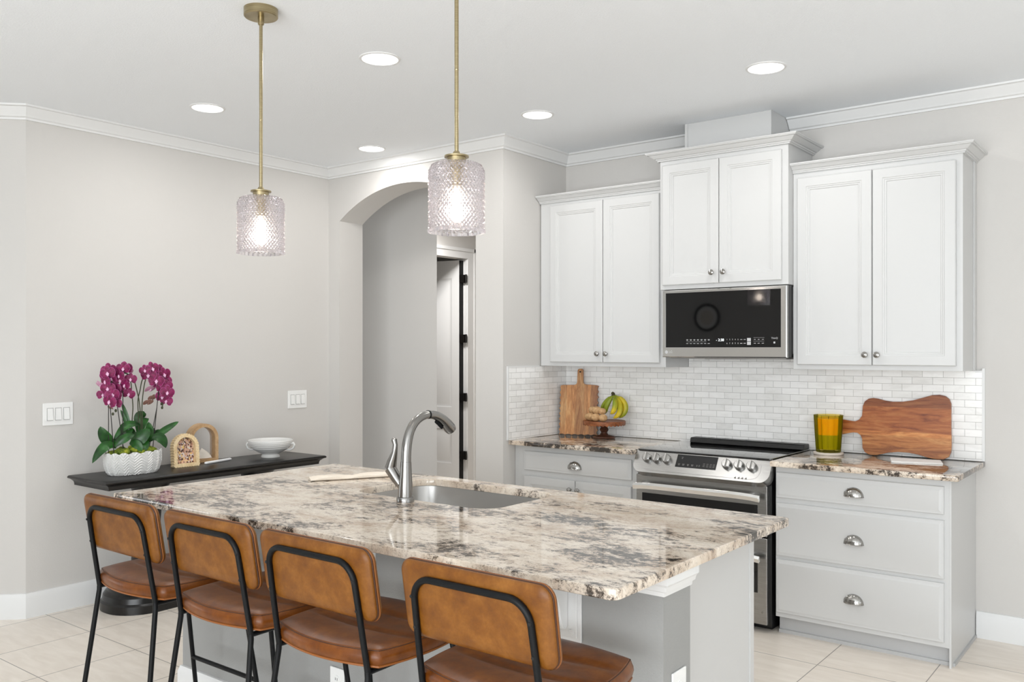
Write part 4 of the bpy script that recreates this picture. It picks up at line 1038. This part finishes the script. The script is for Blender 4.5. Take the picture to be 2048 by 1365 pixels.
for y, z, k, mm, s_ in ((2.672, 1.371, 1, pm_, 0.9), (2.818, 1.259, 3, pm_, 0.9), (2.805, 1.18, 3, wm_, 0.8), (2.831, 1.207, 3, wm_, 0.7), (2.574, 1.160, 1, wm_, 0.5), (2.520, 1.29, 0, pm_, 0.9), (2.60, 1.31, 1, pm_, 0.8)):
    rm = Matrix.Rotation(-0.6+rnd.uniform(-0.9, 0.9), 3, 'Z') @ Matrix.Rotation(0.8, 3, 'Y')
    o = flower_obj('flower', mm, so_[k], (PX-0.02, y, z), rm, s_); o['label'] = 'pale or fading orchid bloom'
for y, z in ((2.870, 1.148), (2.866, 1.170), (2.585, 1.146), (2.568, 1.128)):
    obj('bud', MB().sphere((PX+0.02, y, z), 0.007, 0.007, 0.010, 8, 6), M['stem'], so_[2 if y > 2.7 else 0])
for a, b in (((2.548, 0.90), (2.543, 1.26)), ((2.580, 0.90), (2.553, 1.167)), ((2.640, 0.90), (2.589, 1.206)), ((2.632, 0.90), (2.627, 1.257)), ((2.79, 0.90), (2.837, 1.152)), ((2.815, 0.90), (2.847, 1.249))):
    obj('stake', MB().tube([(PX+0.01, a[0], a[1]), (PX+0.02, b[0], b[1])], 0.0024, 8), M['stake'], orc)

# ------------------------------------------------------------------ picture frames, rock, stick, bowl on the console
def arch_outline(w_, h_, n=24, scallop=0, sn=40):
    """closed outline of a round-topped arch, base at v=0"""
    r = w_/2; pts = []
    L = []
    for k in range(13): L.append((-r+2*r*k/12, 0))
    for k in range(1, 13): L.append((r, (h_-r)*k/12))
    for k in range(1, n): a = PI*k/n; L.append((r*math.cos(a), h_-r+r*math.sin(a)))
    for k in range(12, 0, -1): L.append((-r, (h_-r)*k/12))
    return L
def arch_frame(mb, w_, h_, border, fn, d0, d1, scallop=0.0):
    o_ = arch_outline(w_, h_); i_ = [(u_, v_+border) for u_, v_ in arch_outline(w_-2*border, h_-2*border)]
    if scallop:
        # resample finely and ripple
        P = [Vector(p) for p in o_]; L = [0]
        for a, b in zip(P, P[1:]+P[:1]): L.append(L[-1]+(b-a).length)
        tot = L[-1]; n = 300; Q = []; k = 0
        for j in range(n):
            s_ = tot*j/n
            while L[k+1] < s_: k += 1
            a, b = P[k], P[(k+1) % len(P)]; f = (s_-L[k])/max(L[k+1]-L[k], 1e-9); p = a.lerp(b, f); d = (b-a).normalized(); nn = Vector((d.y, -d.x))
            Q.append(tuple(p+nn*scallop*abs(math.sin(PI*40*j/n))))
        ring_o = Q
        P2 = [Vector(p) for p in i_]; L2 = [0]
        for a, b in zip(P2, P2[1:]+P2[:1]): L2.append(L2[-1]+(b-a).length)
        k = 0; ring_i = []
        for j in range(n):
            s_ = L2[-1]*j/n
            while L2[k+1] < s_: k += 1
            a, b = P2[k], P2[(k+1) % len(P2)]; f = (s_-L2[k])/max(L2[k+1]-L2[k], 1e-9); ring_i.append(tuple(a.lerp(b, f)))
        o_, i_ = ring_o, ring_i
    mb.rings([[fn(u_, v_, d0) for u_, v_ in i_], [fn(u_, v_, d0) for u_, v_ in o_], [fn(u_, v_, d1) for u_, v_ in o_], [fn(u_, v_, d1) for u_, v_ in i_], [fn(u_, v_, d0) for u_, v_ in i_]], True, False, False, False)
    return i_
def facing(x, y, z, ang, lean=0.0):
    """u to the right, v up, d towards the viewer; the face looks along ang (0 = +x)"""
    n = Vector((math.cos(ang), math.sin(ang), 0)); r_ = Vector((-n.y, n.x, 0)); base = Vector((x, y, z))
    def fn(u_, v_, d):
        upv = Vector((0, 0, 1))*math.cos(lean)-n*math.sin(lean); nv = n*math.cos(lean)+Vector((0, 0, 1))*math.sin(lean)
        return tuple(base+r_*u_+upv*v_+nv*d)
    return fn
pf = thing('picture_frame', 'small arched wooden photo frame with scalloped edge and a group photo', 'picture frame', (-4.86, 3.06, cz))
f1 = facing(-4.870, 3.050, cz+0.004, -0.08, 0.10)
fm1 = MB(); inn = arch_frame(fm1, 0.158, 0.196, 0.019, f1, -0.045, 0.0, 0.005)
obj('frame', fm1, M['frame_wood'], pf, sharp=25)
obj('photo', MB().prism([(u_*1.01, v_) for u_, v_ in arch_outline(0.124, 0.162)], lambda a, b, d: f1(a, b+0.017, d), -0.032, -0.030), M['photo'], pf)
obj('back_board', MB().prism([(u_, v_) for u_, v_ in arch_outline(0.156, 0.194)], f1, -0.050, -0.045), M['black_plastic'], pf)
pf = thing('picture_frame', 'taller open arched wooden frame with clear panel against the wall', 'picture frame', (-4.98, 3.25, cz))
f2 = facing(-5.010, 3.240, cz+0.001, -0.12, 0.0)
fm2 = MB(); arch_frame(fm2, 0.190, 0.245, 0.022, f2, -0.036, 0.036)
obj('frame', fm2, M['frame_wood2'], pf, sharp=25)
obj('clear_panel', MB().prism([(u_, v_) for u_, v_ in arch_outline(0.152, 0.202)], lambda a, b, d: f2(a, b+0.022, d), -0.012, -0.010), M['acrylic'], pf)
rk = MB(); 
pts = []
for k in range(6):
    f = k/5; ring = []
    for i in range(14):
        a = 2*PI*i/14; rad = (1-f**1.5)*(1+0.18*math.sin(a*3+f*2)+0.1*math.sin(a*5+1))
        p = f2(0.008+0.048*rad*math.cos(a)-0.016*f, 0.0235+0.066*f, 0.012+0.016*rad*math.sin(a)); ring.append(p)
    pts.append(ring)
rk.rings(pts)
tag(obj('white_rock', rk, M['rock']), 'pale rough rock sitting inside the taller arched frame', 'rock')
st_ = MB().tube([(-4.885, 3.178, cz+0.0085), (-4.880, 3.188, cz+0.0085), (-4.935, 3.395, cz+0.0085), (-4.939, 3.405, cz+0.0085)], [0.006, 0.0085, 0.0085, 0.006], 12)
tag(obj('crystal_stick', st_, M['selenite']), 'white crystal stick lying on the console in front of the frames', 'crystal')
bw = thing('footed_bowl', 'white ceramic footed bowl with two small handles on the console', 'bowl', (-4.88, 3.672, cz))
bc = (-4.88, 3.672, cz)
bp = [(0.052, 0.0), (0.062, 0.001), (0.060, 0.010), (0.054, 0.020), (0.058, 0.026), (0.082, 0.036), (0.112, 0.054), (0.134, 0.076), (0.144, 0.098), (0.1455, 0.112), (0.143, 0.116), (0.139, 0.112), (0.136, 0.096), (0.120, 0.066), (0.08, 0.040), (0.03, 0.030), (0.001, 0.029)]
obj('bowl', MB().lathe(bp, bc, 56), M['ceramic'], bw)
rg_ = MB()
for h, r_ in ((0.100, 0.1450), (0.090, 0.1415), (0.078, 0.1352), (0.064, 0.124)):
    rg_.tube([(bc[0]+r_*math.cos(2*PI*i/56), bc[1]+r_*math.sin(2*PI*i/56), bc[2]+h) for i in range(56)], 0.0013, 6, closed=True)
obj('rib', rg_, M['ceramic'], bw)
for s_ in (-1, 1):
    dxy = Vector((0.791, 0.612, 0))*s_; pts = []
    for p_ in ((0.138, 0.088), (0.154, 0.094), (0.160, 0.080), (0.152, 0.060), (0.130, 0.048), (0.108, 0.050)):
        pts.append((bc[0]+dxy.x*p_[0], bc[1]+dxy.y*p_[0], bc[2]+p_[1]))
    obj('handle', MB().tube(pts, [0.008, 0.008, 0.0075, 0.007, 0.007, 0.006], 12), M['ceramic'], bw)

# ------------------------------------------------------------------ things on the counters
# scalloped paddle board
b1 = [(-3.379, 1.388), (-3.341, 1.388)]
b1 = []
def scal(p, q, n, amp):
    p, q = Vector(p), Vector(q); d = q-p; nn = Vector((d.y, -d.x)).normalized(); out = []
    for k in range(n*6):
        f = k/(n*6); out.append(tuple(p+d*f+nn*amp*abs(math.sin(PI*n*f))))
    return out
b1 += scal((-3.224, 1.270), (-3.224, 0.925), 9, 0.009)
b1 += scal((-3.224, 0.925), (-3.508, 0.925), 6, 0.006)
b1 += scal((-3.508, 0.925), (-3.508, 1.262), 9, 0.009)
b1 += [(-3.502, 1.272), (-3.490, 1.277), (-3.40, 1.279), (-3.388, 1.284), (-3.382, 1.296), (-3.380, 1.37), (-3.379, 1.400), (-3.370, 1.410), (-3.350, 1.410), (-3.341, 1.400), (-3.339, 1.37), (-3.338, 1.304), (-3.334, 1.290), (-3.322, 1.283), (-3.250, 1.279), (-3.232, 1.276)]
b1 = [((u_+3.522)*0.955, (v_-0.9145)*0.955 if v_ < 1.3 else 0.368+(v_-1.3)*0.82) for u_, v_ in b1]
cb1 = thing('cutting_board', 'tall scalloped acacia paddle board leaning in the left corner', 'cutting board', (-3.30, 4.99, GT))
ca, sa_ = math.cos(0.33), math.sin(0.33)
def b1f(u_, v_, d): return (-3.438+u_*ca+sa_*(d-0.045*v_/0.46), 4.952+u_*sa_-ca*(d-0.045*v_/0.46)*1.0, GT+v_)
bb = MB().prism(b1, b1f, -0.009, 0.009); zmin = min(v[2] for v in bb.v); bb.v = [(x, y, z-zmin+GT+0.0005) for x, y, z in bb.v]
obj('board', bb, M['board_wood'], cb1, bevel=0.003)
hh = [b1f(0.155+0.006*math.cos(2*PI*k/14), 0.428+0.006*math.sin(2*PI*k/14), 0.0094) for k in range(14)]
obj('hang_hole', MB().add(hh, [tuple(range(14))], False), M['void'], cb1)
# walnut board with handle
def lean_fn(ytop, ybot, z0, z1):
    return lambda u_, v_, d: (u_, ybot+(ytop-ybot)*(v_-z0)/(z1-z0)-d, v_)
b2 = [(-1.64, 1.028), (-1.64, 1.108), (-1.60, 1.112), (-1.56, 1.111), (-1.517, 1.105), (-1.488, 1.103), (-1.467, 1.113), (-1.451, 1.136), (-1.448, 1.191), (-1.438, 1.216), (-1.417, 1.232), (-1.396, 1.236), (-1.369, 1.233), (-1.334, 1.224), (-1.293, 1.219), (-1.239, 1.221), (-1.186, 1.231), (-1.133, 1.248), (-1.094, 1.261), (-1.059, 1.264), (-1.030, 1.258), (-1.011, 1.242), (-1.002, 1.218), (-1.000, 1.097), (-0.996, 1.001), (-0.998, 0.966), (-1.008, 0.941), (-1.030, 0.928), (-1.062, 0.925), (-1.107, 0.930), (-1.153, 0.942), (-1.206, 0.950), (-1.259, 0.950), (-1.307, 0.943), (-1.341, 0.933), (-1.369, 0.925), (-1.389, 0.9245), (-1.410, 0.926), (-1.431, 0.937), (-1.444, 0.960), (-1.447, 1.008), (-1.456, 1.029), (-1.474, 1.041), (-1.495, 1.042), (-1.517, 1.037), (-1.56, 1.026), (-1.60, 1.022)]
cb2 = thing('cutting_board', 'dark walnut handled board leaning on the backsplash at the right', 'cutting board', (-1.25, 5.04, GT))
bb = MB().prism(b2, lean_fn(5.074, 5.042, 0.914, 1.27), -0.009, 0.009); zmin = min(v[2] for v in bb.v); bb.v = [(x, y, z-zmin+GT+0.0005) for x, y, z in bb.v]
obj('board', bb, M['board_wood2'], cb2, bevel=0.004)
# candle
CXc, CYc = -1.597, 4.935
tag(obj('coaster', MB().lathe([(0.078, GT+0.0002), (0.080, GT+0.004), (0.080, GT+0.010), (0.077, GT+0.012)], (CXc, CYc, 0), 40), M['coaster']), 'round pale stone coaster under the green candle', 'coaster')
cz0 = GT+0.0122
cd = thing('candle', 'yellow candle in a fluted olive green glass tumbler', 'candle', (CXc, CYc, cz0))
def flr(r, n=120): return [(CXc+(r+0.0022*abs(math.cos(10*2*PI*i/n/2*1.2)))*math.cos(2*PI*i/n), CYc+(r+0.0045*abs(math.cos(6*2*PI*i/n)))*math.sin(2*PI*i/n)) for i in range(n)]
Rg = []
for r, z in ((0.060, 0.0), (0.064, 0.004), (0.066, 0.03), (0.0715, 0.11), (0.0765, 0.200), (0.0775, 0.205), (0.0745, 0.205), (0.0735, 0.199), (0.068, 0.11), (0.063, 0.03), (0.060, 0.016)):
    Rg.append([(x, y, cz0+z) for x, y in flr(r)])
obj('glass_jar', MB().rings(Rg), M['olive_glass'], cd, sharp=50)
obj('wax', MB().lathe([(0.0595, 0.018), (0.0625, 0.04), (0.0655, 0.096)], (CXc, CYc, cz0), 40), M['wax_green'], cd)
obj('upper_wax', MB().lathe([(0.0657, 0.0962), (0.0715, 0.186), (0.05, 0.184), (0.001, 0.183)], (CXc, CYc, cz0), 40), M['wax'], cd)  # upper wax in golden orange above the green lower wax
obj('wick', MB().tube([(CXc, CYc, cz0+0.183), (CXc+0.001, CYc, cz0+0.198)], 0.0014, 6), M['stake'], cd)
# napkins
def sheet(name, label, c, w_, d_, rot, th, mat, cat):
    mb = MB(); R = []
    o_ = rrect(-w_/2, w_/2, -d_/2, d_/2, 0.006, 3)
    for k, z in enumerate((0.0004, th*0.5, th)):
        R.append([(c[0]+u_*math.cos(rot)-v_*math.sin(rot), c[1]+u_*math.sin(rot)+v_*math.cos(rot), c[2]+z*(1+(0.25*math.sin(u_*40) if k == 2 else 0))) for u_, v_ in o_])
    mb.rings(R); return tag(obj(name, mb, mat), label, cat)
sheet('paper_napkin', 'white paper napkins fanned on the counter in front of the walnut board', (-1.130, 4.875, GT), 0.24, 0.16, 0.28, 0.006, M['napkin'], 'napkin')
# cake stand
SX, SY = -3.045, 4.925
cs_ = thing('cake_stand', 'wooden pedestal cake stand with a scalloped rim holding fruit', 'cake stand', (SX, SY, GT))
def scr(r, z, amp): return [(SX+(r)*math.cos(2*PI*i/160), SY+(r)*math.sin(2*PI*i/160), z-amp*abs(math.sin(16*2*PI*i/160))) for i in range(160)]
obj('plate', MB().rings([scr(0.11, 1.007, 0), scr(0.134, 1.006, 0.0), scr(0.138, 1.006, 0.007), scr(0.140, 1.012, 0), scr(0.140, 1.026, 0), scr(0.137, 1.029, 0), scr(0.125, 1.028, 0)]), M['stand_wood'], cs_, sharp=40)
obj('pedestal', MB().lathe([(0.072, 0.0005), (0.074, 0.006), (0.070, 0.013), (0.050, 0.018), (0.030, 0.022), (0.022, 0.032), (0.020, 0.040), (0.027, 0.050), (0.030, 0.058), (0.024, 0.066), (0.022, 0.072), (0.032, 0.082), (0.040, 0.092)], (SX, SY, GT), 36), M['stand_dark'], cs_)
# potatoes
pots = [(-3.150, 4.905, 0, 0.026), (-3.112, 4.868, 0, 0.030), (-3.055, 4.838, 0, 0.0295), (-2.998, 4.835, 0, 0.029), (-3.118, 4.905, 1, 0.028), (-3.068, 4.875, 1, 0.030), (-3.026, 4.868, 1, 0.025)]
plabs = ['brown potato at the far left of the bottom row on the fruit stand', 'brown potato second from left in the bottom row on the stand', 'round brown potato in the middle front of the fruit stand', 'brown potato at the front right, touching the bananas',
         'brown potato at the left of the upper row on the stand', 'brown potato topmost in the middle of the pile', 'brown potato at the right of the upper row against the bananas']
for (x, y, lv, r), lab in zip(pots, plabs):
    z = 1.0290+r*0.86+(0.043 if lv else 0)
    mb = MB().sphere((x, y, z), r*1.12, r*0.95, r*0.86, 18, 12, Matrix.Rotation(rnd.uniform(-0.5, 0.5), 3, 'Z'))
    tag(obj('potato', mb, M['potato']), lab, 'potato', 'potatoes on the fruit stand')
# bananas
bn = thing('banana_bunch', 'bunch of yellow-green bananas on the wooden fruit stand', 'bananas', (-2.98, 4.95, 1.03))
crown = (-2.990, 4.955, 1.195)
bl = [((-3.035, 4.935, 1.165), (-3.072, 4.945, 1.12), (-3.085, 4.955, 1.075), 0.016, 'banana_green'),
      ((-3.010, 4.925, 1.160), (-3.030, 4.92, 1.12), (-3.040, 4.935, 1.075), 0.0165, 'banana_green'),
      ((-2.945, 4.905, 1.165), (-2.930, 4.890, 1.10), (-2.975, 4.890, 1.078), 0.018, 'banana'),
      ((-2.925, 4.945, 1.165), (-2.900, 4.920, 1.075), (-2.962, 4.905, 1.050), 0.018, 'banana'),
      ((-2.915, 4.975, 1.175), (-2.868, 4.965, 1.10), (-2.945, 4.950, 1.050), 0.019, 'banana')]
for a, b, c, r, mt in bl:
    pth = bez(crown, a, b, c, 14)
    rad = [0.006, 0.0065, 0.008]+[r*(0.75+0.25*math.sin(PI*min(1, (k-2)/11))) for k in range(3, 13)]+[r*0.55, r*0.2]
    obj('banana', MB().tube(pth, rad, 8), M[mt], bn)
obj('stalk', MB().tube([(-2.992, 4.955, 1.19), (-2.996, 4.957, 1.205), (-3.004, 4.957, 1.212)], [0.014, 0.012, 0.009], 10), M['stem_dark'], bn)
# wall art behind the camera (seen in the microwave door)
wa = thing('round_picture', 'small round dark-framed landscape picture on the rear wall, reflected in the microwave', 'picture', (-5.82, -3.0, 1.98))
obj('frame', MB().lathe([(0.21, 0.0), (0.21, -0.02), (0.198, -0.027), (0.172, -0.016), (0.172, -0.010)], (-5.82, -3.0, 1.98), 40, axis='y', cap1=False), M['black'], wa)
obj('mat_board', MB().lathe([(0.174, -0.008), (0.174, -0.010), (0.110, -0.010)], (-5.82, -3.0, 1.98), 40, axis='y', cap1=False), M['napkin'], wa)
obj('landscape', MB().lathe([(0.110, -0.008), (0.110, -0.010), (0.001, -0.010)], (-5.82, -3.0, 1.98), 40, axis='y'), M['rock'], wa)
